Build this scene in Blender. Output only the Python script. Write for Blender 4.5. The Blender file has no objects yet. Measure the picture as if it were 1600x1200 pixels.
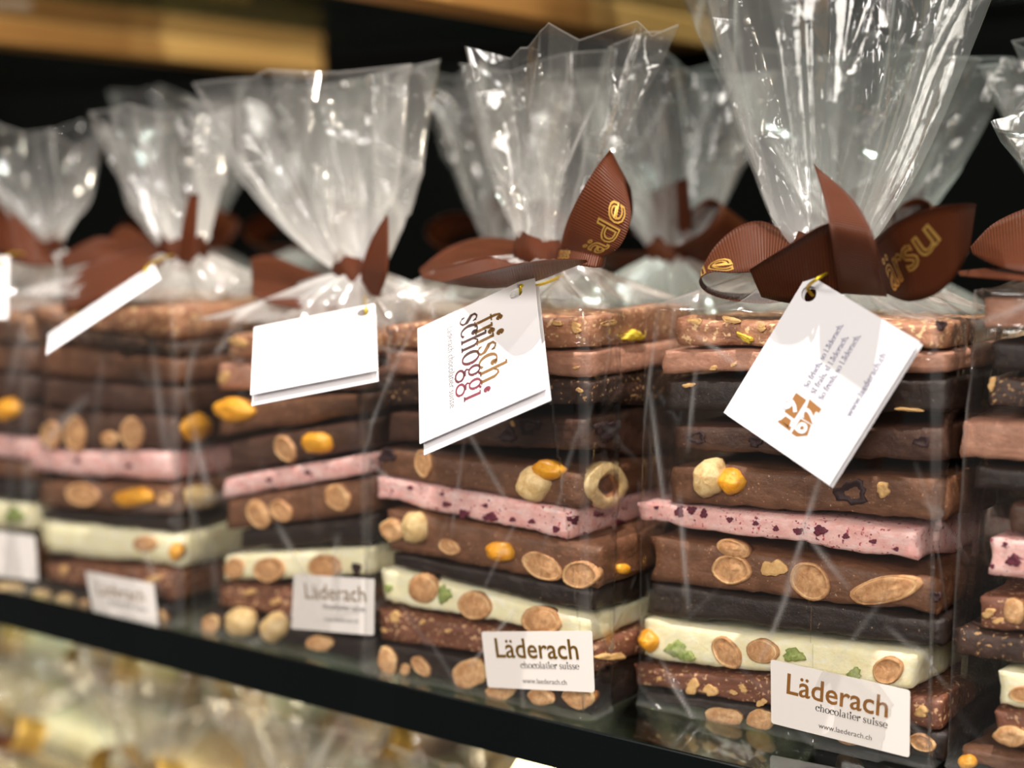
import bpy, math, random
import numpy as np
from mathutils import Vector, Matrix, noise as mnoise

# ------------------------------------------------------------------ camera
SC = bpy.context.scene
COL = SC.collection
FPX = 2405.0                                   # focal length in pixels of the 1600 px wide frame
TH = math.atan(280 / FPX)                      # pitch down
PHI = math.radians(36)                         # yaw towards the left end of the shelf
CF = np.array([-math.sin(PHI) * math.cos(TH), math.cos(PHI) * math.cos(TH), -math.sin(TH)])
CR = np.array([math.cos(PHI), math.sin(PHI), 0.0])
CU = np.cross(CR, CF)
CP = np.array([0.0, -0.4792, 0.2])
cam = bpy.data.cameras.new('camera')
cam.lens = FPX / 1600 * 36
cam.sensor_width = 36
cam.clip_start = 0.01
cam.clip_end = 50
cam.dof.use_dof = True
cam.dof.focus_distance = 0.572
cam.dof.aperture_fstop = 4.0
co = bpy.data.objects.new('camera', cam)
M = Matrix(((CR[0], CU[0], -CF[0], CP[0]), (CR[1], CU[1], -CF[1], CP[1]), (CR[2], CU[2], -CF[2], CP[2]), (0, 0, 0, 1)))
co.matrix_world = M
COL.objects.link(co)
SC.camera = co

# ------------------------------------------------------------------ world, lights, exposure
SC.view_settings.view_transform = 'Standard'
SC.view_settings.look = 'None'
SC.view_settings.gamma = 1
SC.view_settings.exposure = 0.36
SC.view_settings.use_curve_mapping = False
SC.cycles.transparent_max_bounces = 40
SC.cycles.max_bounces = 10
SC.cycles.use_denoising = True
SC.cycles.sample_clamp_indirect = 6
SC.cycles.caustics_reflective = False
SC.cycles.caustics_refractive = False

world = bpy.data.worlds.new('shop_air')
SC.world = world
world.use_nodes = True
bg = world.node_tree.nodes['Background']
bg.inputs[0].default_value = (1.0, 0.93, 0.86, 1)
bg.inputs[1].default_value = 0.085


def lamp(name, loc, target, energy, size, col=(1, 0.93, 0.84), kind='SPOT', angle=60, blend=0.3):
    l = bpy.data.lights.new(name, kind)
    l.energy = energy
    l.color = col
    if kind == 'SPOT':
        l.spot_size = math.radians(angle)
        l.spot_blend = blend
        l.shadow_soft_size = size
    elif kind == 'AREA':
        l.shape = 'DISK'
        l.size = size
    else:
        l.shadow_soft_size = size
    o = bpy.data.objects.new(name, l)
    o.location = loc
    d = Vector(target) - Vector(loc)
    o.rotation_euler = d.to_track_quat('-Z', 'Y').to_euler()
    COL.objects.link(o)
    return o


lamp('shelf_spotlight', (-0.02, -0.28, 1.65), (-0.35, 0.05, 0.1), 118, 0.012, (1, 0.95, 0.89), angle=75)
lamp('ceiling_spotlight', (-0.95, 0.02, 1.6), (-0.6, 0.05, 0.1), 60, 0.02, (1, 0.94, 0.86), angle=70)
lamp('rear_spotlight', (0.25, 0.30, 1.3), (-0.25, 0.15, 0.15), 18, 0.02, (1, 0.95, 0.9), angle=60)
lamp('front_fill', (0.7, -1.6, 1.0), (-0.3, 0, 0.1), 15, 0.5, (1, 0.93, 0.85), 'AREA')  # added fill from the front, out of view
lamp('front_fill', (-0.9, -1.8, 1.1), (-0.4, 0, 0.1), 11, 0.5, (1, 0.93, 0.85), 'AREA')  # second added fill, from the front left
for p, e in (((1.3, -1.9, 0.75), 4), ((0.5, -2.4, 0.95), 5), ((-0.5, -2.2, 0.55), 3), ((-1.5, -1.4, 0.9), 3), ((1.5, -0.9, 0.6), 4)):
    lamp('film_glint_light', p, (-0.3, 0, 0.15), e, 0.06, (1, 0.95, 0.9), 'POINT')  # added unseen point lights that put sparkle on the film
lamp('front_fill', (0.25, -2.3, 0.8), (-0.3, 0, 0.1), 14, 0.5, (1, 0.94, 0.88), 'AREA')  # added low fill for broad reflections in the film
strip = lamp('lower_shelf_fill', (-0.75, 0.03, -0.024), (-0.75, 0.16, -0.3), 1.0, 0.012, (1, 0.84, 0.56), 'AREA')  # added light under the shelf to brighten the lower bags
strip.data.shape = 'RECTANGLE'
strip.data.size, strip.data.size_y = 1.3, 0.012
strip.rotation_euler = (math.radians(25), 0, 0)
lamp('crossbar_fill', (0.35, -0.55, 0.22), (-0.75, 0.2, 0.36), 30, 0.03, (1, 0.88, 0.68), angle=24, blend=0.5)  # added unseen spot to brighten the sides of the oak crossbars


# ------------------------------------------------------------------ helpers
def ray(x, y):
    return CF + CR * (x - 800) / FPX + CU * (600 - y) / FPX


def py(x, y, Y):
    """the point of the vertical plane at depth Y"""
    d = ray(x, y)
    return CP + d * (Y - CP[1]) / d[1]


def px(x, y, X):
    d = ray(x, y)
    return CP + d * (X - CP[0]) / d[0]


def lin(c):
    return tuple((v / 255 / 12.92) if v / 255 <= 0.04045 else ((v / 255 + 0.055) / 1.055) ** 2.4 for v in c) + (1,)


def srgb(r, g, b):
    return lin((r, g, b))


class Mat:
    def __init__(s, name):
        s.m = bpy.data.materials.new(name)
        s.m.use_nodes = True
        s.nt = s.m.node_tree
        s.nt.nodes.clear()
        s.out = s.n('ShaderNodeOutputMaterial')

    def n(s, t, **kw):
        nd = s.nt.nodes.new(t)
        for k, v in kw.items():
            if k in nd.inputs.keys():
                nd.inputs[k].default_value = v
            else:
                setattr(nd, k, v)
        return nd

    def l(s, a, b):
        s.nt.links.new(a, b)


def principled(name, col, rough=0.5, metal=0.0, spec=0.5, **kw):
    m = Mat(name)
    p = m.n('ShaderNodeBsdfPrincipled')
    p.inputs['Base Color'].default_value = col
    p.inputs['Roughness'].default_value = rough
    p.inputs['Metallic'].default_value = metal
    p.inputs['Specular IOR Level'].default_value = spec
    for k, v in kw.items():
        p.inputs[k].default_value = v
    m.l(p.outputs[0], m.out.inputs[0])
    m.p = p
    return m


def chocolate(name, col, col2, fleck=None, fscale=900, famt=0.62, rough=0.42, sss=0.0, big=None):
    m = principled(name, col, rough)
    tc = m.n('ShaderNodeTexCoord')
    no = m.n('ShaderNodeTexNoise', Scale=140.0, Detail=5.0, Roughness=0.6)
    m.l(tc.outputs['Object'], no.inputs['Vector'])
    rp = m.n('ShaderNodeValToRGB')
    rp.color_ramp.elements[0].position = 0.35
    rp.color_ramp.elements[1].position = 0.7
    rp.color_ramp.elements[0].color = col
    rp.color_ramp.elements[1].color = col2
    m.l(no.outputs['Fac'], rp.inputs[0])
    c = rp.outputs[0]
    mpn = m.n('ShaderNodeMapping')
    mpn.inputs['Scale'].default_value = (90, 240, 420)
    m.l(tc.outputs['Object'], mpn.inputs['Vector'])
    ns = m.n('ShaderNodeTexNoise', Scale=1.0, Detail=5.0, Roughness=0.7, Distortion=0.8)
    m.l(mpn.outputs[0], ns.inputs['Vector'])
    rs = m.n('ShaderNodeValToRGB')
    rs.color_ramp.elements[0].position = 0.48
    rs.color_ramp.elements[1].position = 0.78
    rs.color_ramp.elements[1].color = (0.6, 0.6, 0.6, 1)
    m.l(ns.outputs['Fac'], rs.inputs[0])
    ms = m.n('ShaderNodeMix', data_type='RGBA')
    m.l(rs.outputs[0], ms.inputs[0])
    m.l(c, ms.inputs[6])
    ms.inputs[7].default_value = tuple(min(1, v * 1.7 + 0.012) for v in col2[:3]) + (1,)
    c = ms.outputs[2]
    for fl, sc, am in ((fleck, fscale, famt), (big, 330, 0.66)):
        if fl is None:
            continue
        n2 = m.n('ShaderNodeTexNoise', Scale=float(sc), Detail=2.0)
        m.l(tc.outputs['Object'], n2.inputs['Vector'])
        r2 = m.n('ShaderNodeValToRGB')
        r2.color_ramp.elements[0].position = am
        r2.color_ramp.elements[1].position = am + 0.05
        m.l(n2.outputs['Fac'], r2.inputs[0])
        mx = m.n('ShaderNodeMix', data_type='RGBA')
        m.l(r2.outputs[0], mx.inputs[0])
        m.l(c, mx.inputs[6])
        mx.inputs[7].default_value = fl
        c = mx.outputs[2]
    m.l(c, m.p.inputs['Base Color'])
    nb = m.n('ShaderNodeTexNoise', Scale=330.0, Detail=6.0, Roughness=0.7)
    m.l(tc.outputs['Object'], nb.inputs['Vector'])
    bp = m.n('ShaderNodeBump', Strength=0.6, Distance=0.0010)
    m.l(nb.outputs['Fac'], bp.inputs['Height'])
    m.l(bp.outputs[0], m.p.inputs['Normal'])
    if sss:
        m.p.inputs['Subsurface Weight'].default_value = sss
        m.p.inputs['Subsurface Radius'].default_value = (0.003, 0.002, 0.001)
        m.p.inputs['Subsurface Scale'].default_value = 0.6
    return m.m


def nutmat(name, c1, c2, scale=330, rough=0.6):
    m = principled(name, c1, rough)
    tc = m.n('ShaderNodeTexCoord')
    no = m.n('ShaderNodeTexNoise', Scale=float(scale), Detail=5.0, Roughness=0.65, Distortion=0.6)
    m.l(tc.outputs['Object'], no.inputs['Vector'])
    rp = m.n('ShaderNodeValToRGB')
    rp.color_ramp.elements[0].position = 0.32
    rp.color_ramp.elements[1].position = 0.68
    rp.color_ramp.elements[0].color = c1
    rp.color_ramp.elements[1].color = c2
    m.l(no.outputs['Fac'], rp.inputs[0])
    m.l(rp.outputs[0], m.p.inputs['Base Color'])
    bp = m.n('ShaderNodeBump', Strength=0.5, Distance=0.0006)
    m.l(no.outputs['Fac'], bp.inputs['Height'])
    m.l(bp.outputs[0], m.p.inputs['Normal'])
    return m.m


MT = {}
MT['milk'] = chocolate('milk_chocolate', srgb(98, 63, 43), srgb(122, 82, 58), srgb(196, 150, 118), 800, 0.68)
MT['light'] = chocolate('lit_pale_milk_chocolate', srgb(166, 116, 94), srgb(190, 140, 116), srgb(222, 186, 158), 700, 0.68)  # pale milk tone, lifted further to imitate spotlight on the top slabs
MT['rough'] = chocolate('rough_milk_chocolate', srgb(138, 88, 63), srgb(184, 132, 100), srgb(224, 184, 138), 420, 0.58)  # colour also lightened to imitate spotlight on the top slabs
MT['crunch'] = chocolate('crunchy_milk_chocolate', srgb(104, 63, 46), srgb(130, 82, 62), srgb(214, 170, 128), 520, 0.60)
MT['dark'] = chocolate('dark_chocolate', srgb(27, 16, 12), srgb(42, 27, 21), srgb(150, 118, 92), 850, 0.71)
MT['darkmilk'] = chocolate('dark_milk_chocolate', srgb(66, 42, 31), srgb(84, 55, 42), srgb(160, 120, 92), 900, 0.72)
MT['speck'] = chocolate('speckled_dark_chocolate', srgb(52, 34, 27), srgb(74, 50, 40), srgb(196, 152, 104), 560, 0.62)
MT['pink'] = chocolate('pink_berry_chocolate', srgb(232, 168, 160), srgb(248, 204, 198), srgb(178, 62, 86), 620, 0.635, sss=0.15, big=srgb(120, 36, 62))
MT['white'] = chocolate('white_chocolate', srgb(246, 234, 186), srgb(252, 244, 208), None, sss=0.2, rough=0.4)
MT['blond'] = chocolate('blond_chocolate', srgb(196, 160, 104), srgb(224, 192, 136), srgb(240, 226, 180), 400, 0.6)
MT['flesh'] = nutmat('nut_flesh', srgb(182, 124, 72), srgb(236, 192, 142))
MT['almondflesh'] = nutmat('almond_flesh', srgb(168, 112, 66), srgb(226, 176, 126), 300)
MT['skin'] = nutmat('nut_skin', srgb(150, 92, 48), srgb(186, 124, 72))
MT['pale'] = nutmat('hazelnut_flesh', srgb(196, 156, 96), srgb(240, 212, 158), 260)
MT['hollow'] = nutmat('nut_hollow', srgb(70, 38, 20), srgb(110, 64, 36))
MT['caramel'] = nutmat('caramelised_nut', srgb(224, 142, 26), srgb(246, 182, 62), 260, 0.35)
MT['pist'] = nutmat('pistachio', srgb(112, 134, 62), srgb(176, 184, 110), 600)
MT['lemon'] = nutmat('candied_peel', srgb(196, 158, 30), srgb(228, 200, 70), 600)
MT['berry'] = nutmat('dried_berry', srgb(70, 20, 40), srgb(120, 36, 60), 600)
MT['darkberry'] = nutmat('dark_berry', srgb(34, 18, 20), srgb(60, 30, 30), 600)
MT['brittle'] = nutmat('almond_brittle', srgb(206, 156, 92), srgb(232, 190, 130), 500)
MT['card'] = principled('white_card', srgb(222, 219, 222), 0.55).m
MT['label'] = principled('label_paper', srgb(238, 230, 224), 0.35).m
MT['gold'] = principled('gold_foil_print', srgb(196, 146, 58), 0.28, 0.85).m
MT['bronze'] = principled('bronze_print', srgb(150, 100, 46), 0.45, 0.2).m
MT['browngold'] = principled('brown_gold_print', srgb(122, 88, 48), 0.45, 0.2).m
MT['maroon'] = principled('maroon_print', srgb(110, 42, 56), 0.5).m
MT['maroondark'] = principled('dark_maroon_print', srgb(84, 34, 40), 0.5).m
MT['ink'] = principled('dark_brown_print', srgb(62, 36, 30), 0.5).m
MT['grey'] = principled('grey_print', srgb(72, 62, 60), 0.6).m
MT['blue_grey'] = principled('blue_grey_print', srgb(84, 82, 124), 0.6).m
MT['palegrey'] = principled('pale_grey_print', srgb(96, 88, 88), 0.6).m
MT['cord'] = principled('gold_cord', srgb(206, 176, 40), 0.35, 0.7).m
MT['ribbongold'] = principled('ribbon_gold_print', srgb(226, 178, 92), 0.3, 0.75).m
MT['black'] = principled('black_panel', srgb(6, 5, 5), 1.0, 0.0, 0.1).m
MT['edge'] = principled('dark_glass_edge', srgb(2, 8, 8), 0.22).m
MT['boxgold'] = principled('gold_box_card', srgb(206, 156, 84), 0.45, 0.15).m
MT['boxwhite'] = principled('white_box_card', srgb(240, 238, 244), 0.5).m
MT['goldribbon'] = principled('gold_satin', srgb(196, 160, 84), 0.35, 0.3).m


def wood():
    m = principled('oak_wood', srgb(206, 150, 88), 0.5)
    tc = m.n('ShaderNodeTexCoord')
    mp = m.n('ShaderNodeMapping')
    mp.inputs['Scale'].default_value = (60, 4, 60)
    m.l(tc.outputs['Object'], mp.inputs['Vector'])
    no = m.n('ShaderNodeTexNoise', Scale=3.0, Detail=6.0)
    m.l(mp.outputs[0], no.inputs['Vector'])
    rp = m.n('ShaderNodeValToRGB')
    rp.color_ramp.elements[0].color = srgb(184, 124, 66)
    rp.color_ramp.elements[1].color = srgb(226, 174, 108)
    m.l(no.outputs['Fac'], rp.inputs[0])
    m.l(rp.outputs[0], m.p.inputs['Base Color'])
    return m.m


MT['wood'] = wood()


def ribbon_mat(name, c):
    m = principled(name, c, 0.44, 0.0, 0.14)
    m.p.inputs['Sheen Weight'].default_value = 0.0
    m.p.inputs['Sheen Tint'].default_value = srgb(210, 130, 90)
    tc = m.n('ShaderNodeUVMap')
    w = m.n('ShaderNodeTexWave', Scale=7.0, Distortion=0.0)
    w.wave_type = 'BANDS'
    w.bands_direction = 'X'
    m.l(tc.outputs[0], w.inputs['Vector'])
    bp = m.n('ShaderNodeBump', Strength=0.55, Distance=0.0004)
    m.l(w.outputs['Fac'], bp.inputs['Height'])
    m.l(bp.outputs[0], m.p.inputs['Normal'])
    mx = m.n('ShaderNodeMix', data_type='RGBA')
    m.l(w.outputs['Fac'], mx.inputs[0])
    mx.inputs[6].default_value = tuple(v * 0.75 for v in c[:3]) + (1,)
    mx.inputs[7].default_value = tuple(min(1, v * 1.25) for v in c[:3]) + (1,)
    m.l(mx.outputs[2], m.p.inputs['Base Color'])
    return m.m


MT['ribbon'] = ribbon_mat('brown_satin_ribbon', srgb(74, 35, 17))


def film_mat(name, haze=0.002, rough=0.10, tint=(0.985, 0.985, 0.98, 1), base=0.06):
    m = Mat(name)
    tr = m.n('ShaderNodeBsdfTransparent')
    tr.inputs[0].default_value = tint
    gl = m.n('ShaderNodeBsdfGlossy', Roughness=rough)
    gl.inputs[0].default_value = (1, 1, 1, 1)
    lw = m.n('ShaderNodeLayerWeight', Blend=0.5)
    tc = m.n('ShaderNodeTexCoord')
    no = m.n('ShaderNodeTexNoise', Scale=45.0, Detail=3.0, Roughness=0.55)
    m.l(tc.outputs['Object'], no.inputs['Vector'])
    vo = m.n('ShaderNodeTexVoronoi', Scale=55.0)
    vo.feature = 'DISTANCE_TO_EDGE'
    m.l(tc.outputs['Object'], vo.inputs['Vector'])
    ad = m.n('ShaderNodeMath', operation='ADD')
    m.l(no.outputs['Fac'], ad.inputs[0])
    m.l(vo.outputs['Distance'], ad.inputs[1])
    bp = m.n('ShaderNodeBump', Strength=0.13, Distance=0.004)
    m.l(ad.outputs[0], bp.inputs['Height'])
    m.l(bp.outputs[0], gl.inputs['Normal'])
    pw = m.n('ShaderNodeMath', operation='POWER')
    m.l(lw.outputs['Facing'], pw.inputs[0])
    pw.inputs[1].default_value = 3.0
    ma = m.n('ShaderNodeMath', operation='MULTIPLY_ADD')
    m.l(pw.outputs[0], ma.inputs[0])
    ma.inputs[1].default_value = 0.55
    ma.inputs[2].default_value = base
    mx = m.n('ShaderNodeMixShader')
    m.l(ma.outputs[0], mx.inputs[0])
    m.l(tr.outputs[0], mx.inputs[1])
    m.l(gl.outputs[0], mx.inputs[2])
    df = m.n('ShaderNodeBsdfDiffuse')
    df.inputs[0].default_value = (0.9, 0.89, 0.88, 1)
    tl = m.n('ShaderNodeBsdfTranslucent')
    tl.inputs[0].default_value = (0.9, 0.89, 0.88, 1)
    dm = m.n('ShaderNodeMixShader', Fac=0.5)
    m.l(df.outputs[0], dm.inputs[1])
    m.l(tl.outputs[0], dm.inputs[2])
    at = m.n('ShaderNodeAttribute', attribute_name='crease_sheen')  # fold whitening and film haze, plus painted highlights
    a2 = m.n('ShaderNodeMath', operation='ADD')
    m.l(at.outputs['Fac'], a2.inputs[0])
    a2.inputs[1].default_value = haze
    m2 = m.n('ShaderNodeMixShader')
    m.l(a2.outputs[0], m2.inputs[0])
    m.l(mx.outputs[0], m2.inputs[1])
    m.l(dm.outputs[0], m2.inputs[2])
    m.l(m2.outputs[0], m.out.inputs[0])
    return m.m


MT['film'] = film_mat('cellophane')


def glass_mat():
    m = Mat('shelf_glass')
    tr = m.n('ShaderNodeBsdfTransparent')
    tr.inputs[0].default_value = (0.80, 0.90, 0.86, 1)
    gl = m.n('ShaderNodeBsdfGlossy', Roughness=0.03)
    fr = m.n('ShaderNodeLayerWeight', Blend=0.5)
    pw = m.n('ShaderNodeMath', operation='POWER')
    m.l(fr.outputs['Facing'], pw.inputs[0])
    pw.inputs[1].default_value = 3.5
    ma = m.n('ShaderNodeMath', operation='MULTIPLY_ADD')
    m.l(pw.outputs[0], ma.inputs[0])
    ma.inputs[1].default_value = 0.8
    ma.inputs[2].default_value = 0.05
    mx = m.n('ShaderNodeMixShader')
    m.l(ma.outputs[0], mx.inputs[0])
    m.l(tr.outputs[0], mx.inputs[1])
    m.l(gl.outputs[0], mx.inputs[2])
    m.l(mx.outputs[0], m.out.inputs[0])
    return m.m


MT['glass'] = glass_mat()


def tag(o, label=None, cat=None, group=None, kind=None):
    if label: o['label'] = label
    if cat: o['category'] = cat
    if group: o['group'] = group
    if kind: o['kind'] = kind
    return o


WLOC = {}


def empty(name, loc):
    o = bpy.data.objects.new(name, None)
    o.empty_display_size = 0.01
    o.location = loc
    COL.objects.link(o)
    WLOC[o.name] = np.array(loc, float)
    return o


def mesh(name, verts, faces, mats, parent=None, origin=None, idx=None, smooth=True, uv=None, attr=None):
    """verts in world space; the object's own origin is given, or the parent's"""
    V = np.asarray(verts, float)
    if origin is None:
        origin = WLOC[parent.name] if parent else V.mean(0)
    origin = np.asarray(origin, float)
    me = bpy.data.meshes.new(name)
    me.from_pydata((V - origin).tolist(), [], faces if isinstance(faces, list) else faces.tolist())
    if not isinstance(mats, (list, tuple)):
        mats = [mats]
    for m in mats:
        me.materials.append(MT[m] if isinstance(m, str) else m)
    n = len(me.polygons)
    if idx is not None:
        me.polygons.foreach_set('material_index', np.asarray(idx, np.int32))
    me.polygons.foreach_set('use_smooth', np.full(n, bool(smooth)))
    if uv is not None:
        l = me.uv_layers.new(name='UVMap')
        vi = np.empty(len(me.loops), np.int32)
        me.loops.foreach_get('vertex_index', vi)
        l.data.foreach_set('uv', np.asarray(uv, np.float32)[vi].ravel())
    if attr is not None:
        a = me.attributes.new('crease_sheen', 'FLOAT', 'POINT')
        a.data.foreach_set('value', np.asarray(attr, np.float32))
    me.update()
    o = bpy.data.objects.new(name, me)
    COL.objects.link(o)
    WLOC[o.name] = origin
    if parent:
        o.parent = parent
        o.location = origin - WLOC[parent.name]
    else:
        o.location = origin
    return o


def box(x0, x1, y0, y1, z0, z1, b=0.0):
    """a bevelled box as verts, faces"""
    if b <= 0:
        V = [(x, y, z) for z in (z0, z1) for y in (y0, y1) for x in (x0, x1)]
        F = [(0, 2, 3, 1), (4, 5, 7, 6), (0, 1, 5, 4), (2, 6, 7, 3), (0, 4, 6, 2), (1, 3, 7, 5)]
        return V, F
    import bmesh
    bm = bmesh.new()
    bmesh.ops.create_cube(bm, size=1)
    for v in bm.verts:
        v.co = Vector(((x0 + x1) / 2 + v.co.x * (x1 - x0), (y0 + y1) / 2 + v.co.y * (y1 - y0), (z0 + z1) / 2 + v.co.z * (z1 - z0)))
    bmesh.ops.bevel(bm, geom=bm.edges[:], offset=b, segments=2, affect='EDGES', profile=0.5)
    bm.verts.index_update()
    V = [tuple(v.co) for v in bm.verts]
    F = [tuple(v.index for v in f.verts) for f in bm.faces]
    bm.free()
    return V, F


def nz(p, s, seed=0.0):
    return mnoise.noise(Vector((p[0] * s + seed, p[1] * s - seed * 1.7, p[2] * s + seed * 0.3)))


def tube(pts, r, seg=8):
    pts = [np.array(p, float) for p in pts]
    V, F = [], []
    for i, p in enumerate(pts):
        t = pts[min(i + 1, len(pts) - 1)] - pts[max(i - 1, 0)]
        t = t / (np.linalg.norm(t) + 1e-12)
        a = np.cross(t, (0.3, 0.2, 1.0)); a /= np.linalg.norm(a)
        b = np.cross(t, a)
        for k in range(seg):
            w = 2 * math.pi * k / seg
            V.append(p + r * (a * math.cos(w) + b * math.sin(w)))
    for i in range(len(pts) - 1):
        for k in range(seg):
            F.append((i * seg + k, i * seg + (k + 1) % seg, (i + 1) * seg + (k + 1) % seg, (i + 1) * seg + k))
    F.append(tuple(range(seg))[::-1])
    F.append(tuple((len(pts) - 1) * seg + k for k in range(seg)))
    return V, F


# ------------------------------------------------------------------ lettering
def text2d(body, outline=False, bold=0.0, spacing=1.0):
    cu = bpy.data.curves.new('lettering', 'FONT')
    cu.body = body
    cu.size = 1.0
    cu.resolution_u = 3
    cu.space_character = spacing
    if outline:
        cu.fill_mode = 'NONE'
        cu.bevel_depth = 0.022
        cu.bevel_resolution = 0
    elif bold:
        cu.offset = bold
    ob = bpy.data.objects.new('lettering', cu)
    COL.objects.link(ob)
    dg = bpy.context.evaluated_depsgraph_get()
    me = bpy.data.meshes.new_from_object(ob.evaluated_get(dg))
    V = np.array([tuple(v.co) for v in me.vertices])
    F = [tuple(p.vertices) for p in me.polygons]
    bpy.data.objects.remove(ob)
    bpy.data.curves.remove(cu)
    bpy.data.meshes.remove(me)
    V = V[:, :3]
    V[:, 0] -= V[:, 0].min()
    return V, F


# a small book serif drawn with strokes: x-height 0.48, ascender 0.72, em 1
def _strip(pts, out):
    P = np.array([(p[0], p[1]) for p in pts], float)
    W = [p[2] * 1.25 + 0.008 for p in pts]
    n = len(out[0])
    for i in range(len(P)):
        t = P[min(i + 1, len(P) - 1)] - P[max(i - 1, 0)]
        t /= np.linalg.norm(t) + 1e-9
        nn = np.array((-t[1], t[0])) * W[i] / 2
        out[0].append((P[i][0] + nn[0], P[i][1] + nn[1], 0))
        out[0].append((P[i][0] - nn[0], P[i][1] - nn[1], 0))
    for i in range(len(P) - 1):
        out[1].append((n + 2 * i, n + 2 * i + 1, n + 2 * i + 3, n + 2 * i + 2))


def _arc(cx, cy, rx, ry, a0, a1, thick=0.085, thin=0.026, n=18):
    pts = []
    for i in range(n + 1):
        a = math.radians(a0 + (a1 - a0) * i / n)
        w = thin + (thick - thin) * abs(math.cos(a)) ** 1.5
        pts.append((cx + rx * math.cos(a), cy + ry * math.sin(a), w))
    return pts


def _dot(cx, cy, r=0.05):
    return _arc(cx, cy, r / 2, r / 2, 0, 360, r, r, 10)


def _bar(x0, y0, x1, y1, w):
    return [(x0, y0, w), (x1, y1, w)]


TK, TN = 0.075, 0.026


def _stem(x, y0, y1, s0=True, s1='flag'):
    o = [_bar(x, y0, x, y1, TK)]
    if s0:
        o.append(_bar(x - 0.09, y0 + 0.012, x + 0.09, y0 + 0.012, TN))
    if s1 == 'flag':
        o.append([(x - 0.10, y1 - 0.03, TN), (x - 0.03, y1 - 0.012, 0.03)])
    if s1 == 'full':
        o.append(_bar(x - 0.10, y1 - 0.012, x + 0.10, y1 - 0.012, TN))
    return o


def _s(x, h, w):
    k = h / 0.48
    pts = [(.92, .80, .03), (.72, .97, .03), (.42, 1.0, .035), (.12, .86, .06), (.16, .66, .08), (.5, .52, .085),
           (.86, .36, .08), (.92, .16, .06), (.62, .0, .035), (.3, .0, .03), (.06, .20, .03)]
    return [[(x + p[0] * w, p[1] * h, p[2] * (1 + 0.2 * (k - 1))) for p in pts], _bar(x + w * .92, h * .74, x + w * .92, h * .96, TN), _bar(x + w * .06, 0.03, x + w * .06, h * .26, TN)]


def glyph(c):
    a = _arc
    if c == 'o': return [a(.25, .24, .195, .235, 0, 360)], .50
    if c == 'c': return [a(.25, .24, .195, .235, 48, 318), _dot(.37, .385, .085)], .45
    if c == 'e': return [a(.25, .24, .195, .235, 0, 318), _bar(.07, .25, .44, .25, TN)], .47
    if c == 'd': return [a(.24, .24, .18, .235, 0, 360)] + _stem(.42, 0, .72, False), .55
    if c == 'a' or c == 'ä':
        r = [[(.09, .37, .05), (.14, .45, .03), (.23, .475, .03), (.31, .43, .06), (.33, .33, TK), (.33, .08, TK), (.37, .015, .04), (.43, .03, TN)], a(.2, .13, .13, .13, 0, 360, .07)]
        if c == 'ä': r += [_dot(.14, .62, .08), _dot(.31, .62, .08)]
        return r, .47
    if c == 'g': return [a(.24, .32, .15, .155, 0, 360, .07), [(.15, .18, .03), (.10, .11, .05), (.16, .05, .06), (.32, .04, .06)], a(.24, -.09, .19, .12, 0, 360, .06, .03), [(.36, .42, .03), (.43, .47, .05), (.47, .45, .05)]], .49
    if c == 'h': return _stem(.12, 0, .72) + [[(.15, .36, TN), (.24, .46, .035), (.33, .46, .05), (.40, .36, TK), (.40, .0, TK)], _bar(.31, .012, .49, .012, TN)], .54
    if c == 'n': return _stem(.12, 0, .47) + [[(.15, .36, TN), (.24, .46, .035), (.33, .46, .05), (.40, .36, TK), (.40, .0, TK)], _bar(.31, .012, .49, .012, TN)], .54
    if c == 'u': return [[(.11, .47, TK), (.11, .12, TK), (.18, .02, .05), (.28, .02, .035), (.38, .12, TN)], _bar(.03, .458, .11, .458, TN)] + _stem(.40, 0, .47, False), .54
    if c == 'i': return _stem(.13, 0, .47) + [_dot(.12, .64, .09)], .27
    if c == 'l': return _stem(.13, 0, .72), .27
    if c == 'r': return _stem(.12, 0, .47) + [[(.16, .33, TN), (.22, .43, .035), (.30, .46, .04)], _dot(.32, .42, .085)], .38
    if c == 'f': return [[(.14, 0, TK), (.14, .55, TK), (.18, .68, .05), (.27, .715, .03)], _dot(.30, .67, .08), _bar(.03, .455, .27, .455, TN), _bar(.04, .012, .25, .012, TN)], .31
    if c == 't': return [[(.14, .62, .03), (.14, .10, TK), (.18, .02, .05), (.27, .04, .03)], _bar(.03, .455, .27, .455, TN)], .31
    if c == 's': return _s(.04, .48, .30), .39
    if c == 'S': return _s(.04, .68, .38), .48
    if c == 'L': return _stem(.15, 0, .68, True, 'full') + [_bar(.06, .012, .5, .012, TN), _bar(.5, 0, .5, .18, TN)], .55
    if c == ',': return [_dot(.10, .04, .085), [(.13, .03, .04), (.08, -.12, .02)]], .24
    if c == '.': return [_dot(.10, .04, .085)], .24
    return [], .26


def serif2d(body):
    out = ([], [])
    x = 0.0
    for c in body:
        st, adv = glyph(c)
        for s in st:
            _strip([(p[0] + x, p[1], p[2]) for p in s], out)
        x += adv
    return np.array(out[0], float), out[1]


def on_plane(x, y, P0, n):
    d = ray(x, y)
    t = np.dot(P0 - CP, n) / np.dot(d, n)
    return CP + d * t


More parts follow.
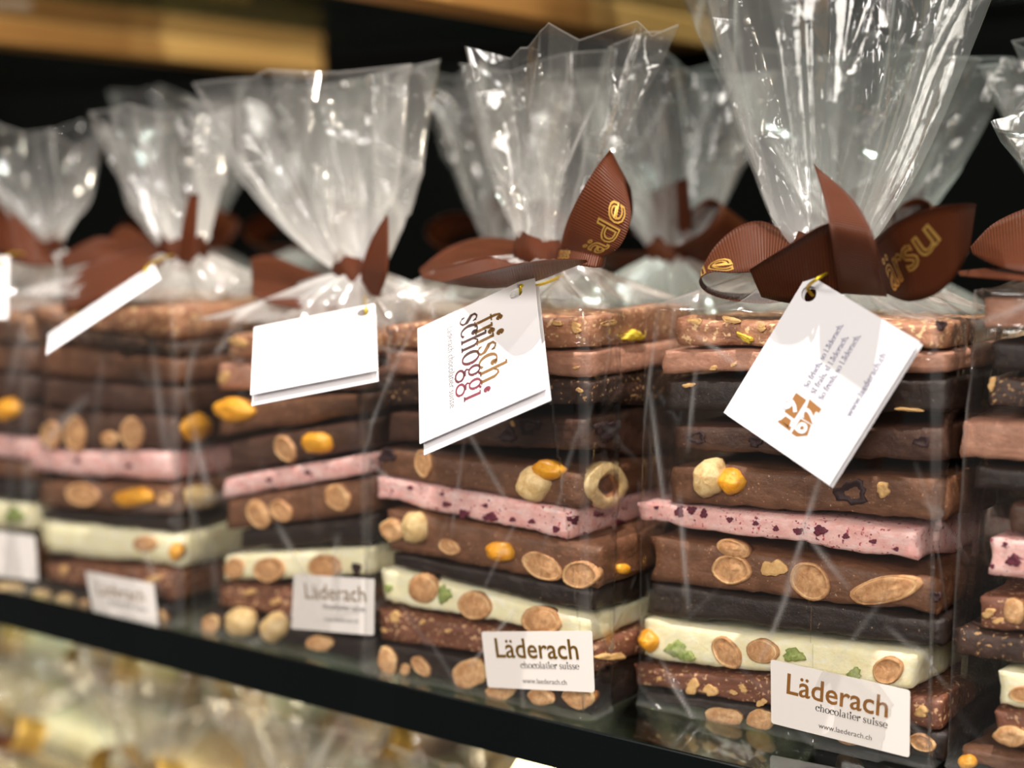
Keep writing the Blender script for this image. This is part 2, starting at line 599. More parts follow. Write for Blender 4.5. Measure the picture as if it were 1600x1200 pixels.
def letter_on_plane(name, body, p0, p1, P0, n, mat, parent, serif=False, lift=0.0002, hscale=1.0, bold=0.0, height=None, spacing=1.0):
    """baseline from pixel p0 to pixel p1 of the plane (P0, n); n points to the viewer"""
    a, b = on_plane(*p0, P0, n), on_plane(*p1, P0, n)
    V, F = serif2d(body) if serif else text2d(body, bold=bold, spacing=spacing)
    w = V[:, 0].max()
    u = (b - a)
    s = np.linalg.norm(u) / w
    u = u / np.linalg.norm(u)
    v = np.cross(n, u)
    sv = s * hscale
    W = a + np.outer(V[:, 0] * s, u) + np.outer(V[:, 1] * sv, v) + n * lift
    idx = None
    if isinstance(mat, (list, tuple)):       # the print changes colour along the word
        idx = [min(len(mat) - 1, int(V[list(f), 0].mean() / w * len(mat))) for f in F]
    return mesh(name, W, F, mat, parent, smooth=False, idx=idx)


# ------------------------------------------------------------------ setting
def setting():
    V, F = box(-2.4, 0.9, 0.46, 0.50, -0.75, 1.3)
    tag(mesh('wall_back', V, F, 'black'), kind='structure')
    V, F = box(-2.4, 0.9, -0.2, 0.46, -0.75, -0.72)
    tag(mesh('floor', V, F, 'black'), kind='structure')


def glass_shelf(name, x0, x1, y0, y1, z0, z1, label):
    V, F = box(x0, x1, y0, y1, z0, z1, 0.0008)
    V = np.array(V)
    idx = []
    for f in F:
        c = V[list(f)].mean(0)
        idx.append(0 if (abs(c[2] - z0) < 1e-6 or abs(c[2] - z1) < 1e-6) else 1)
    o = mesh(name, V, F, ['glass', 'edge'], idx=idx, smooth=False)
    return tag(o, label, 'shelf')


setting()
glass_shelf('glass_shelf', -2.2, 0.7, 0.0, 0.455, -0.019, 0.0, 'thick glass shelf with dark green edge carrying the bagged chocolate stacks')
glass_shelf('glass_shelf', -2.2, 0.7, 0.02, 0.455, -0.279, -0.26, 'lower glass shelf under the pale gold tied bags')
glass_shelf('glass_shelf', -2.2, 0.7, 0.06, 0.455, 0.3215, 0.3315, 'upper glass shelf resting on oak crossbars above the bags')


# ------------------------------------------------------------------ chocolate slabs
def contour(kind, seed, n=20):
    r = random.Random(seed)
    ph = [r.uniform(0, 6.28) for _ in range(4)]
    pts = []
    for i in range(n):
        a = 2 * math.pi * i / n
        k = 1.0
        if kind == 'almond':
            k = 1 - 0.10 * (1 - math.cos(a)) * 0.5 + 0.03 * math.sin(2 * a + ph[0]) + 0.02 * math.sin(5 * a + ph[1])
            k *= 1 + 0.07 * max(0, math.cos(a)) ** 8
        elif kind in ('chip',):
            k = 0.8 + 0.25 * math.cos(round(1.5 + ph[0] % 1) * a + ph[0]) + 0.10 * math.sin(5 * a + ph[1])
        elif kind in ('berry', 'pistachio', 'peel'):
            k = 0.85 + 0.16 * math.sin(3 * a + ph[0]) + 0.12 * math.sin(7 * a + ph[1])
        else:
            k = 1 + 0.07 * math.sin(2 * a + ph[0]) + 0.05 * math.sin(4 * a + ph[1]) + 0.03 * math.sin(7 * a + ph[2])
        pts.append((k * math.cos(a), k * math.sin(a)))
    return pts


NUTS = {  # name, contour, materials (body, rim, cut), profile (scale, lift)
    'almond': ('almond', 'almond', ['skin', 'almondflesh', 'pale'], [(0.90, -.0045), (1.0, -.0008), (1.0, .0002), (.95, .0008), (.86, .0009), (.83, .0006), (.55, .0009), (.25, .0011)], (1, 1, 1, 1, 2, 1, 1, 1)),
    'hazelnut': ('hazelnut', 'round', ['skin', 'flesh', 'pale'], [(0.85, -.005), (1.0, -.001), (1.0, .0004), (.94, .0012), (.8, .0014), (.5, .0016), (.25, .0014)], (0, 0, 2, 1, 1, 1, 1)),
    'whole_hazelnut': ('hazelnut', 'round', ['skin', 'pale'], [(0.85, -.005), (1.0, -.001), (1.0, .0010), (.9, .0026), (.7, .0042), (.4, .0053), (.2, .0057)], (0, 1, 1, 1, 1, 1, 1)),
    'hollow_hazelnut': ('hazelnut', 'round', ['pale', 'hollow', 'skin'], [(0.88, -.005), (1.0, -.001), (1.0, .0012), (.93, .0022), (.7, .0026), (.5, .0020), (.38, .0008), (.34, -.0018), (.2, -.0030)], (0, 0, 0, 0, 0, 2, 1, 1, 1)),
    'caramel': ('caramelised_nut', 'round', ['caramel'], [(0.85, -.005), (1.0, -.001), (1.0, .0008), (.9, .0022), (.7, .0034), (.4, .0042), (.2, .0045)], (0,) * 7),
    'pistachio': ('pistachio', 'pistachio', ['pist'], [(0.9, -.003), (1.0, -.0005), (.98, .0005), (.8, .0012), (.5, .0010), (.25, .0016)], (0,) * 6),
    'peel': ('candied_peel', 'peel', ['lemon'], [(0.9, -.003), (1.0, -.0005), (.98, .0006), (.8, .0016), (.5, .0012), (.25, .0018)], (0,) * 6),
    'berry': ('dried_berry', 'berry', ['berry'], [(0.9, -.003), (1.0, -.0004), (.97, .0003), (.7, .0006), (.3, .0004)], (0,) * 5),
    'darkberry': ('dried_berry', 'berry', ['darkberry'], [(0.9, -.003), (1.0, -.0004), (.97, .0003), (.7, .0002), (.3, -.0006)], (0,) * 5),
    'chip': ('brittle_chip', 'chip', ['brittle'], [(0.9, -.003), (1.0, -.0004), (.98, .0004), (.9, .0007), (.5, .0008)], (0,) * 5),
}


def inclusion(slab, spec, plane, val, seed):
    kind, cx, cy, rx, ry = spec[:5]
    ang = math.radians(spec[5] if len(spec) > 5 else 0)
    name, ck, mats, prof, mi = NUTS[kind]
    pts = contour(ck, seed)
    fn = py if plane == 'Y' else px
    nrm = np.array((0, -1, 0.0)) if plane == 'Y' else np.array((1, 0, 0.0))
    big = max(0.25, min(1.0, max(rx, ry) / 22.0))
    c = fn(cx, cy, val)
    V, F, I = [], [], []
    ring = []
    for (u, v) in pts:
        ex, ey = u * rx, v * ry
        X = cx + ex * math.cos(ang) - ey * math.sin(ang)
        Yp = cy + ex * math.sin(ang) + ey * math.cos(ang)
        ring.append(fn(X, Yp, val) - c)
    n = len(ring)
    r = random.Random(seed)
    for (s, l) in prof:
        for k in range(n):
            j = 1 + (r.uniform(-.035, .035) if 0.2 < s < 0.8 else 0)
            l = l + (r.uniform(-.0002, .0002) if s < .95 and l > 0 else 0)
            V.append(c + ring[k] * s * j + nrm * l * big)
    V.append(c + nrm * prof[-1][1] * big)
    V.append(c + nrm * prof[0][1] * big)
    for i in range(len(prof) - 1):
        for k in range(n):
            F.append((i * n + k, i * n + (k + 1) % n, (i + 1) * n + (k + 1) % n, (i + 1) * n + k))
            I.append(mi[i])
    m = len(prof) - 1
    for k in range(n):
        F.append((m * n + k, m * n + (k + 1) % n, len(V) - 2)); I.append(mi[-1])
        F.append(((k + 1) % n, k, len(V) - 1)); I.append(mi[0])
    return mesh(name, V, F, mats, slab, origin=c, idx=I)


def sstep(t):
    t = min(1, max(0, t))
    return t * t * (3 - 2 * t)


def slab(kind, L, Rr, Yf, depth, label, group, seed, below=None, res=1.0, bumps=()):
    """L = (X, z bottom, z top) of the front left end, Rr the same at the front right end; below = z of what it lies on, at both ends"""
    r = random.Random(seed)
    x0, zb0, zt0 = L
    x1, zb1, zt1 = Rr
    nx, ny, nv = max(6, int(34 * res)), max(4, int(12 * res)), max(3, int(6 * res))
    rough = {'rough': 1.9, 'crunch': 1.2, 'speck': 1.1}.get(kind, 0.75)
    V, F = [], []
    idx = {}
    sd = r.uniform(0, 50)
    skew = r.uniform(-.004, .004)

    def P(i, j, k):
        s, t, q = i / nx, j / ny, k / nv
        x = x0 + (x1 - x0) * s
        y = Yf + depth * t
        zb = zb0 + (zb1 - zb0) * s
        zt = zt0 + (zt1 - zt0) * s
        if below is not None:
            fl = below[0] + (below[1] - below[0]) * s + 0.0002
            w = sstep((t - 0.12) / 0.5)
            zb = zb * (1 - w) + min(zb, fl) * w
        # top and side relief
        zt += 0.0008 * rough * nz((x, y, 0), 32, sd) + 0.0006 * rough * nz((x, y, 0), 75, sd) + 0.0004 * rough * nz((x, y, 0), 190, sd) - 0.0003
        for (bx, bw, bh) in bumps:
            zt += bh * math.exp(-((x - bx) / bw) ** 2 - ((y - Yf) / 0.02) ** 2)
        if t < .3:
            zb += 0.0022 * max(0.0, nz((x, 0, 3), 45, sd)) * (1 - t / .3)
        h = zt - zb
        z = zb + h * q
        p = (x, y, z)
        e = 0.0012 * rough
        if j == 0:
            y += e * (0.7 * nz(p, 90, sd) + 0.6 * nz(p, 260, sd)) + 0.0008
        if j == ny:
            y += 0.004 * nz(p, 40, sd)
        if i == 0:
            x += 0.0026 * nz((0, y, z), 60, sd) + 0.0014 * nz((0, y, z), 170, sd) + skew * t
        if i == nx:
            x += 0.0016 * nz((9, y, z), 70, sd) + 0.0008 * nz((9, y, z), 220, sd) - abs(skew) * t
        # soften the arrises
        rd = 0.0011
        on = (i in (0, nx)) + (j in (0, ny)) + (k in (0, nv))
        if on >= 2:
            if i == 0: x += rd * .6
            if i == nx: x -= rd * .6
            if j == 0: y += rd * .6
            if j == ny: y -= rd * .6
            if k == nv: z -= rd * .5
            if k == 0: z += rd * (.1 + 1.1 * abs(nz(p, 260, sd)))
        return (x, y, z)

    def vid(i, j, k):
        if (i, j, k) not in idx:
            idx[(i, j, k)] = len(V)
            V.append(P(i, j, k))
        return idx[(i, j, k)]

    for i in range(nx):
        for j in range(ny):
            F.append((vid(i, j, nv), vid(i + 1, j, nv), vid(i + 1, j + 1, nv), vid(i, j + 1, nv)))
            F.append((vid(i, j, 0), vid(i, j + 1, 0), vid(i + 1, j + 1, 0), vid(i + 1, j, 0)))
        for k in range(nv):
            F.append((vid(i, 0, k), vid(i + 1, 0, k), vid(i + 1, 0, k + 1), vid(i, 0, k + 1)))
            F.append((vid(i, ny, k), vid(i, ny, k + 1), vid(i + 1, ny, k + 1), vid(i + 1, ny, k)))
    for j in range(ny):
        for k in range(nv):
            F.append((vid(0, j, k), vid(0, j, k + 1), vid(0, j + 1, k + 1), vid(0, j + 1, k)))
            F.append((vid(nx, j, k), vid(nx, j + 1, k), vid(nx, j + 1, k + 1), vid(nx, j, k + 1)))
    o = mesh('chocolate_bark', V, F, kind)
    tag(o, label, 'chocolate', group)
    return o


ORD = ['bottom', 'second', 'third', 'fourth', 'fifth', 'sixth', 'seventh', 'eighth', 'ninth', 'tenth', 'eleventh', 'twelfth']


def stack(slabs, Yf, depth, bagname, group, seed, res=1.0, x1max=None):
    """slabs from the bottom up: (kind, look, (xl, y top, y bottom), (xr, y top, y bottom), nuts, inset)"""
    n = len(slabs)
    below = (0.001, 0.001)
    bx = None
    for i, sl in enumerate(slabs):
        kind, look, l, r_, nuts = sl[:5]
        ins = sl[5] if len(sl) > 5 else 0.0
        Y = Yf + ins
        a, b = py(l[0], l[1], Y), py(l[0], l[2], Y)
        c, d = py(r_[0], r_[1], Y), py(r_[0], r_[2], Y)
        x0, x1 = (a[0] + b[0]) / 2, (c[0] + d[0]) / 2
        zb0, zb1 = b[2], d[2]
        if bx is not None:        # what lies below, carried to this slab's ends
            f = lambda x: below[0] + (below[1] - below[0]) * (x - bx[0]) / (bx[1] - bx[0])
            bl = (f(x0), f(x1))
        else:
            bl = below
        zb0 = max(zb0, bl[0] + 0.0002)
        zb1 = max(zb1, bl[1] + 0.0002)
        zt0, zt1 = max(a[2], zb0 + .005), max(c[2], zb1 + .005)
        pos = 'top' if i == n - 1 else ('bottom' if i == 0 else ORD[i])
        pos = pos if pos in ('top', 'bottom') else pos + ' from the bottom'
        lab = f'{look}, {pos}, in {bagname}'
        bumps = []
        for q in nuts:
            if q[0] in ('whole_hazelnut', 'hollow_hazelnut', 'caramel') and q[4] > 18:
                bumps.append((py(q[1], q[2], Y)[0], 0.007, 0.0015))
        o = slab(kind, (x0, zb0, zt0), (x1, zb1, zt1), Y, depth - ins, lab, group, seed * 31 + i, bl, res, bumps)
        for k, q in enumerate(nuts):
            if q[0].startswith('side:'):
                inclusion(o, (q[0][5:],) + tuple(q[1:]), 'X', x1 - 0.0002, seed * 97 + i * 13 + k)
            else:
                inclusion(o, q, 'Y', Y + 0.0003, seed * 97 + i * 13 + k)
        below = (zt0, zt1)
        bx = (x0, x1)


# ------------------------------------------------------------------ cellophane bags
def tri(x):
    return 2 * np.abs(2 * (x - np.floor(x + 0.5))) - 1


def film(parent, x0, x1, y0, y1, zs, neck, top, seed, step=0.0011, taper=0.0, rn=0.0085, crease_sheen=1.0, lines=110, fanpow=0.95, pleats=9, z0=0.0, panels=14, hazy=1.0, cells=16):
    """body around the slabs, gathered to the neck, then a loose pleated fan.
    top = (left x, right x, depth half width, y centre, z left, z right, z middle)"""
    rg = np.random.default_rng(seed)
    w, d, rc = x1 - x0, y1 - y0, 0.0035
    # rounded rectangle
    per = 2 * (w + d)
    N = int(per / step)
    s = np.arange(N) / N * per
    bx, by, nx, ny = (np.zeros(N) for _ in range(4))
    for i, q in enumerate(s):
        if q < w: bx[i], by[i], nx[i], ny[i] = x0 + q, y0, 0, -1
        elif q < w + d: bx[i], by[i], nx[i], ny[i] = x1, y0 + q - w, 1, 0
        elif q < 2 * w + d: bx[i], by[i], nx[i], ny[i] = x1 - (q - w - d), y1, 0, 1
        else: bx[i], by[i], nx[i], ny[i] = x0, y1 - (q - 2 * w - d), -1, 0
    # round the corners by pulling in
    cx, cy = (x0 + x1) / 2, (y0 + y1) / 2
    dx = np.maximum(0, np.abs(bx - cx) - (w / 2 - rc)); dy = np.maximum(0, np.abs(by - cy) - (d / 2 - rc))
    dl = np.hypot(dx, dy)
    k = np.where((dx > 0) & (dy > 0), rc / np.maximum(dl, 1e-9), 1.0)
    k = np.minimum(k, 1)
    bx = np.where((dx > 0) & (dy > 0), cx + np.sign(bx - cx) * (w / 2 - rc + dx * k), bx)
    by = np.where((dx > 0) & (dy > 0), cy + np.sign(by - cy) * (d / 2 - rc + dy * k), by)
    th = np.arctan2((by - cy) / d, (bx - cx) / w)
    neck = np.array(neck, float) - np.array((0, 0, z0))
    top = tuple(top[:4]) + tuple(v - z0 for v in top[4:])
    rows = []        # (stage, parameter, path length)
    nb = int(zs / step); nsx = int(0.05 / step); nf = int(0.105 / step)
    H = []
    X, Yy, Z, B, HZ = [], [], [], [], []
    ph = rg.uniform(0, 6.28, 12)
    fr = np.array([pleats, pleats * 1.7, pleats * 2.9]) 
    def pleat(p, sharp=1.0):
        u = th / (2 * math.pi)
        return (tri(u * round(fr[0]) + p[0] + 0.15 * np.sin(3 * th + p[3])) * 0.6 + tri(u * round(fr[1]) + p[1]) * 0.3 + tri(u * round(fr[2]) + p[2]) * 0.2)
    pl = pleat(ph)
    pl2 = pleat(ph + 1.3)
    for r in range(nb + 1):
        z = 0.0006 + (zs - 0.0006) * r / nb
        q = r / nb
        low = math.exp(-z / 0.004)
        tp = 1 - taper * q ** 2
        out = 0.0022 * low + 0.0006 * (1 + np.sin(s * 90 + ph[0] + 20 * z)) * (1 - low)
        edge = np.minimum(1, np.minimum(np.abs(s % per - 0), 1e9) / 0.01)
        X.append(cx + (bx - cx) * tp + nx * out); Yy.append(by + ny * out); Z.append(np.full(N, z)); B.append(z)
        HZ.append(np.full(N, 0.12 * low))
    for r in range(1, nsx + 1):
        q = r / nsx
        e = q ** 1.15
        tp = 1 - taper
        rr = rn * (1 + 0.16 * pl)
        px_, py_ = cx + (bx - cx) * tp, by
        ex, ey = neck[0] + rr * np.cos(th), neck[1] + rr * np.sin(th)
        am = 0.0045 * math.sin(math.pi * min(1, q * 1.02)) ** 0.8
        X.append(px_ + (ex - px_) * e); Yy.append(py_ + (ey - py_) * e)
        zz = zs + (neck[2] - zs) * (0.72 * q ** 1.7 + 0.28 * math.sin(q * math.pi / 2))
        Z.append(zz + am * pl + 0.0015 * math.sin(math.pi * q) * np.sin(5 * th + ph[5]))
        B.append(zs + 0.05 * q)
        HZ.append(np.full(N, 0.004 + 0.10 * hazy * min(1, q * 6) + 0.16 * hazy * q ** 3))  # shoulder whitening stands in for bright reflections
    xl, xr, dh, yc, zl, zr, zm = top
    tcx, thw = (xl + xr) / 2, (xr - xl) / 2
    # stiff flat panels between radial folds: knots around the mouth of the fan
    K = panels
    ka = np.sort((np.arange(K) + rg.uniform(-.32, .32, K)) / K * 2 * math.pi) - math.pi
    kr = np.where(np.arange(K) % 2 == 0, rg.uniform(.92, 1.08, K), rg.uniform(.45, .8, K))
    kz = np.where(np.arange(K) % 2 == 0, rg.uniform(-.002, .004, K), rg.uniform(-.007, .0, K))
    kh = rg.uniform(0, 1, K) ** 2 * 0.10 * hazy
    kk = rg.uniform(-.5, .5, K)
    def around(v):
        return np.interp(th, np.r_[ka[-1] - 2 * math.pi, ka, ka[0] + 2 * math.pi], np.r_[v[-1], v, v[0]])
    rad, zj, mid = around(kr), around(kz), around(kk)
    pan = np.searchsorted(ka, th) % K
    cxk = np.cos(ka); syk = np.sin(ka)
    cosf, sinf = around(cxk * kr), around(syk * kr)
    zt = zm + (np.where(np.cos(th) < 0, zl, zr) - zm) * np.abs(np.cos(th)) ** 2 + zj
    for r in range(1, nf + 1):
        q = r / nf
        g = q ** fanpow
        b0 = max(0.0, 1 - q / 0.14)
        rr = rn * (1 + 0.16 * pl * b0)
        cxq = neck[0] + (tcx - neck[0]) * g
        cyq = neck[1] + (yc - neck[1]) * g
        ax = rn + (thw - rn) * g
        ay = rn + (dh - rn) * g
        kink = 0.10 * mid * math.sin(math.pi * q)
        X.append(cxq + ax * ((cosf + kink) * (1 - b0) + np.cos(th) * rr / rn * b0))
        Yy.append(cyq + ay * ((sinf * 1.1 - kink) * (1 - b0) + np.sin(th) * rr / rn * b0) + 0.12 * ay * pl * (1 - b0) * (1 - q))
        Z.append(neck[2] + (zt - neck[2]) * q)
        B.append(zs + 0.05 + 0.105 * q)
        HZ.append(0.26 * hazy * math.exp(-q / 0.22) * (0.7 + 0.6 * kh[pan] / (0.10 * hazy)) + 0.012 + kh[pan] * (0.4 + 0.6 * (1 - q)))
    X, Yy, Z, HZ = np.array(X), np.array(Yy), np.array(Z), np.array(HZ)
    R = len(B)
    A = np.tile(s, (R, 1)); Bm = np.tile(np.array(B)[:, None], (1, N))
    # folds: random straight ridges on the unrolled sheet, some whitened, which also paints in highlight streaks
    disp = np.zeros((R, N)); wh = np.zeros((R, N))
    zS, zN = zs, zs + 0.05
    for i in range(lines):
        reg = rg.random()
        if reg < 0.50:
            a, b = rg.uniform(0, per), rg.uniform(0.005, zs); ang = rg.choice([rg.normal(1.45, .25), rg.normal(2.4, .3), rg.normal(0.8, .3)]); ln = rg.uniform(.015, .075)
        elif reg < 0.68:
            a, b = rg.uniform(0, per), rg.uniform(zS - .01, zN); ang = rg.normal(1.57, .55); ln = rg.uniform(.01, .035)
        else:
            a, b = rg.uniform(0, per), rg.uniform(zN + .005, zN + .105); ang = rg.normal(1.57, .38); ln = rg.uniform(.02, .08)
        ux, uy = math.cos(ang), math.sin(ang)
        da = (A - a + per / 2) % per - per / 2
        al = da * ux + (Bm - b) * uy
        pe = np.abs(-da * uy + (Bm - b) * ux)
        m = np.clip(1 - np.abs(al) / (ln / 2), 0, 1) ** 0.5
        wd = rg.uniform(.0016, .0045)
        disp += rg.uniform(.2, 1.0) * 0.0013 * m * np.clip(1 - pe / wd, 0, 1)
        wh += rg.uniform(.05, 1.0) ** 1.6 * 0.42 * m * np.exp(-(pe / (max(step, .001) * rg.uniform(.8, 1.1))) ** 2) * crease_sheen
    # crumple noise on the fan: faceted cells
    ca, cb = rg.uniform(0, per, cells * 3), rg.uniform(zS, zN + .105, cells * 3)
    ga, gb = rg.normal(0, .10, cells * 3), rg.normal(0, .10, cells * 3)
    D1 = np.full((R, N), 1e9); F1 = np.zeros((R, N))
    for i in range(len(ca)):
        da = (A - ca[i] + per / 2) % per - per / 2
        db = Bm - cb[i]
        dd = da ** 2 * 2.2 + db ** 2 * 0.6
        val = np.clip(ga[i] * da + gb[i] * db, -.003, .003)
        upd = dd < D1
        F1 = np.where(upd, val, F1); D1 = np.where(upd, dd, D1)
    fanw = np.clip((Bm - zN) / 0.03, 0, 1) * 1.0 + 0.5 * (Bm < zS - 0.012) + 0.45 * np.clip((Bm - zS) / 0.01, 0, 1) * np.clip((zN - Bm) / 0.015, 0, 1)
    disp = disp + F1 * fanw
    ONX = np.where(Bm <= zS, nx, np.cos(th)); ONY = np.where(Bm <= zS, ny, np.sin(th))
    nk = np.exp(-((Bm - zN) / 0.006) ** 2)
    X = X + ONX * disp * (1 - nk); Yy = Yy + ONY * disp * (1 - nk)
    V = np.stack([X, Yy, Z + z0], -1).reshape(-1, 3)
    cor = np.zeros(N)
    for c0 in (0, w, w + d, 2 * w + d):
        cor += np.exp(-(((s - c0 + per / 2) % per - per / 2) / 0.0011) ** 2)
    HZ = HZ + cor[None, :] * np.where(Bm < zS, 0.07, 0.0)  # pale corner lines, painted-in edge highlights
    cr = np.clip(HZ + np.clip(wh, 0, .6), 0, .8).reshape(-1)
    ii = np.arange(R - 1)[:, None] * N
    jj = np.arange(N)[None, :]
    j2 = (jj + 1) % N
    F = np.stack([ii + jj, ii + j2, ii + N + j2, ii + N + jj], -1).reshape(-1, 4).tolist()
    F.append(list(range(N))[::-1])
    # an open top edge shows as a bright hem
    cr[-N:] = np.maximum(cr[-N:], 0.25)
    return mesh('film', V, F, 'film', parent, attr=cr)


def crom(P, m):
    """Catmull-Rom through the rows of P, m steps per span"""
    P = np.array(P, float)
    out = []
    n = len(P)
    for i in range(n - 1):
        p0, p1, p2, p3 = P[max(i - 1, 0)], P[i], P[i + 1], P[min(i + 2, n - 1)]
        for k in range(m):
            t = k / m
            out.append(0.5 * ((2 * p1) + (-p0 + p2) * t + (2 * p0 - 5 * p1 + 4 * p2 - p3) * t * t + (-p0 + 3 * p1 - 3 * p2 + p3) * t ** 3))
    out.append(P[-1])
    return np.array(out)


class Ribbon:
    """a satin strip between two edges given as 3-D points"""
    def __init__(s, A, B, m=8, nv=6):
        s.A, s.B = crom(A, m), crom(B, m)
        s.L = np.r_[0, np.cumsum(np.linalg.norm(np.diff((s.A + s.B) / 2, axis=0), axis=1))]
        s.w = np.mean(np.linalg.norm(s.A - s.B, axis=1))
        s.nv = nv

    def at(s, l, v):
        l = min(max(l, 0), s.L[-1])
        a = np.array([np.interp(l, s.L, s.A[:, k]) for k in range(3)])
        b = np.array([np.interp(l, s.L, s.B[:, k]) for k in range(3)])
        return a + (b - a) * v

    def normal(s, l, v):
        e = 0.0008
        t = s.at(l + e, v) - s.at(l - e, v)
        w = s.at(l, 1) - s.at(l, 0)
        n = np.cross(t, w)
        n /= np.linalg.norm(n) + 1e-12
        return n

    def build(s, name, parent, mat='ribbon', th=0.00016):
        n, nv = len(s.A), s.nv
        V, UV = [], []
        N = []
        for i in range(n):
            for k in range(nv + 1):
                V.append(s.A[i] + (s.B[i] - s.A[i]) * k / nv)
                UV.append((s.L[i] / 0.025, k / nv))
        V = np.array(V)
        G = V.reshape(n, nv + 1, 3)
        du = np.gradient(G, axis=0); dv = np.gradient(G, axis=1)
        nn = np.cross(du, dv); nn /= np.linalg.norm(nn, axis=2, keepdims=True) + 1e-12
        a = (G + nn * th).reshape(-1, 3); b = (G - nn * th).reshape(-1, 3)
        M_ = len(V)
        F = []
        q = lambda i, k: i * (nv + 1) + k
        for i in range(n - 1):
            for k in range(nv):
                F.append((q(i, k), q(i + 1, k), q(i + 1, k + 1), q(i, k + 1)))
                F.append((M_ + q(i, k), M_ + q(i, k + 1), M_ + q(i + 1, k + 1), M_ + q(i + 1, k)))
        for i in range(n - 1):
            for k in (0, nv):
                F.append((q(i, k), q(i + 1, k), M_ + q(i + 1, k), M_ + q(i, k)))
        for k in range(nv):
            for i in (0, n - 1):
                F.append((q(i, k), q(i, k + 1), M_ + q(i, k + 1), M_ + q(i, k)))
        return mesh(name, np.r_[a, b], F, mat, parent, uv=UV + UV)

    def print(s, body, l0, v0, size, parent, flip=1, sv=1.0, mirror=1, slope=0.0):
        """gold outline letters following the strip; l along it, v across"""
        V, F = text2d(body, outline=True, bold=0)
        W = []
        ca, sa = math.cos(slope), math.sin(slope)
        for p in V:
            X_, Y_ = p[0] * ca - p[1] * sa, p[0] * sa + p[1] * ca
            l = l0 + mirror * X_ * size
            w = np.linalg.norm(s.at(l, 1) - s.at(l, 0))
            v = min(max(v0 - Y_ * size * sv / w, 0.01), 0.99)
            W.append(s.at(l, v) + s.normal(l, v) * flip * 0.00032)
        return mesh('gold_lettering', W, F, 'ribbongold', parent, smooth=False)


def pxs(secs):
    A = [py(*a) for a, b in secs]
    B = [py(*b) for a, b in secs]
    return A, B


def knot(parent, neck, r=0.0105, h=0.016):
    V, F = [], []
    n, m = 28, 6
    rr = random.Random(int(abs(neck[0]) * 1e5))
    for i in range(n):
        a = 2 * math.pi * i / n
        for k in range(m + 1):
            q = k / m
            R = r + 0.0022 * math.sin(math.pi * q) + 0.0006 * math.sin(5 * a + q * 3)
            V.append((neck[0] + R * math.cos(a), neck[1] + R * math.sin(a), neck[2] - h / 2 + h * q + 0.002 * math.sin(2 * a)))
    for i in range(n):
        for k in range(m):
            j = (i + 1) % n
            F.append((i * (m + 1) + k, j * (m + 1) + k, j * (m + 1) + k + 1, i * (m + 1) + k + 1))
    uv = [(i / n * 3, 0.5) for i in range(n) for k in range(m + 1)]
    return mesh('ribbon_bow', V, F, 'ribbon', parent, origin=np.array(neck, float), uv=uv)


def generic_bow(parent, neck, loops, tails, mat='ribbon', width=0.024):
    """loops: (dx, dy, dz, droop); tails: (dx, dy, dz)"""
    kb = knot(parent, neck)
    nk = np.array(neck, float)
    for (dx, dy, dz, tw) in loops:
        D = np.array((dx, dy, dz))
        side = np.array((-dy, dx, 0.0)); side /= np.linalg.norm(side) + 1e-9
        up = np.array((0, 0, 1.0))
        wv = (side * math.cos(tw) + up * math.sin(tw)) * width / 2
        pu = (up * math.cos(tw) - side * math.sin(tw)) * 0.012
        prof = [(0.0, .2, .45), (.3, .9, .8), (.65, 1.1, 1), (.93, .6, 1), (1.0, 0, 1), (.85, -.6, 1), (.5, -.6, .9), (.1, -.2, .5)]
        A = [nk + D * a + pu * b + wv * c for a, b, c in prof]
        B = [nk + D * a + pu * b - wv * c for a, b, c in prof]
        Ribbon(A, B, 5, 4).build('ribbon_loop', kb, mat)
    for (dx, dy, dz) in tails:
        D = np.array((dx, dy, dz))
        side = np.cross(D, (0, -1, 0.2)); side /= np.linalg.norm(side)
        A = [nk + side * .006, nk + D * .4 + side * width * .5, nk + D * .8 + side * width * .45, nk + D * 1.15 + side * width * .4]
        B = [nk - side * .006, nk + D * .4 - side * width * .5, nk + D * .7 - side * width * .5, nk + D * .82 - side * width * .5]
        Ribbon(A, B, 5, 4).build('ribbon_tail', kb, mat)
    return kb


def bag_root(name, x, y, label, group, z=0.0):
    o = empty(name, (x, y, z))
    return tag(o, label, 'bag', group)


def sticker(bag, quad, Y, lines, corner=0.0012):
    """a paper label stuck on the film; quad = four pixels, lines = lettering"""
    P = [py(x, y, Y) for x, y in quad]
    V = [p for p in P] + [p + np.array((0, 0.00025, 0)) for p in P]
    # round the corners
    c = []
    for i in range(4):
        p, a, b = P[i], P[i - 1], P[(i + 1) % 4]
        ua = (a - p) / np.linalg.norm(a - p); ub = (b - p) / np.linalg.norm(b - p)
        for t in (0, .25, .5, .75, 1):
            c.append(p + ua * corner * (1 - t) ** 2 + ub * corner * t ** 2)
    n = len(c)
    V = c + [p + np.array((0, 0.00025, 0)) for p in c]
    F = [tuple(range(n)), tuple(range(n, 2 * n))[::-1]] + [(i, n + i, n + (i + 1) % n, (i + 1) % n) for i in range(n)]
    st = mesh('sticker', V, F, 'label', bag, smooth=False, origin=np.mean(P, 0))
    st['label'] = 'white printed sticker'
    nrm = np.array((0, -1.0, 0))
    for (body, p0, p1, mat, serif, hs, bold) in lines:
        letter_on_plane('lettering', body, p0, p1, P[0], nrm, mat, st, serif, 0.00012, hs, bold)
    return st


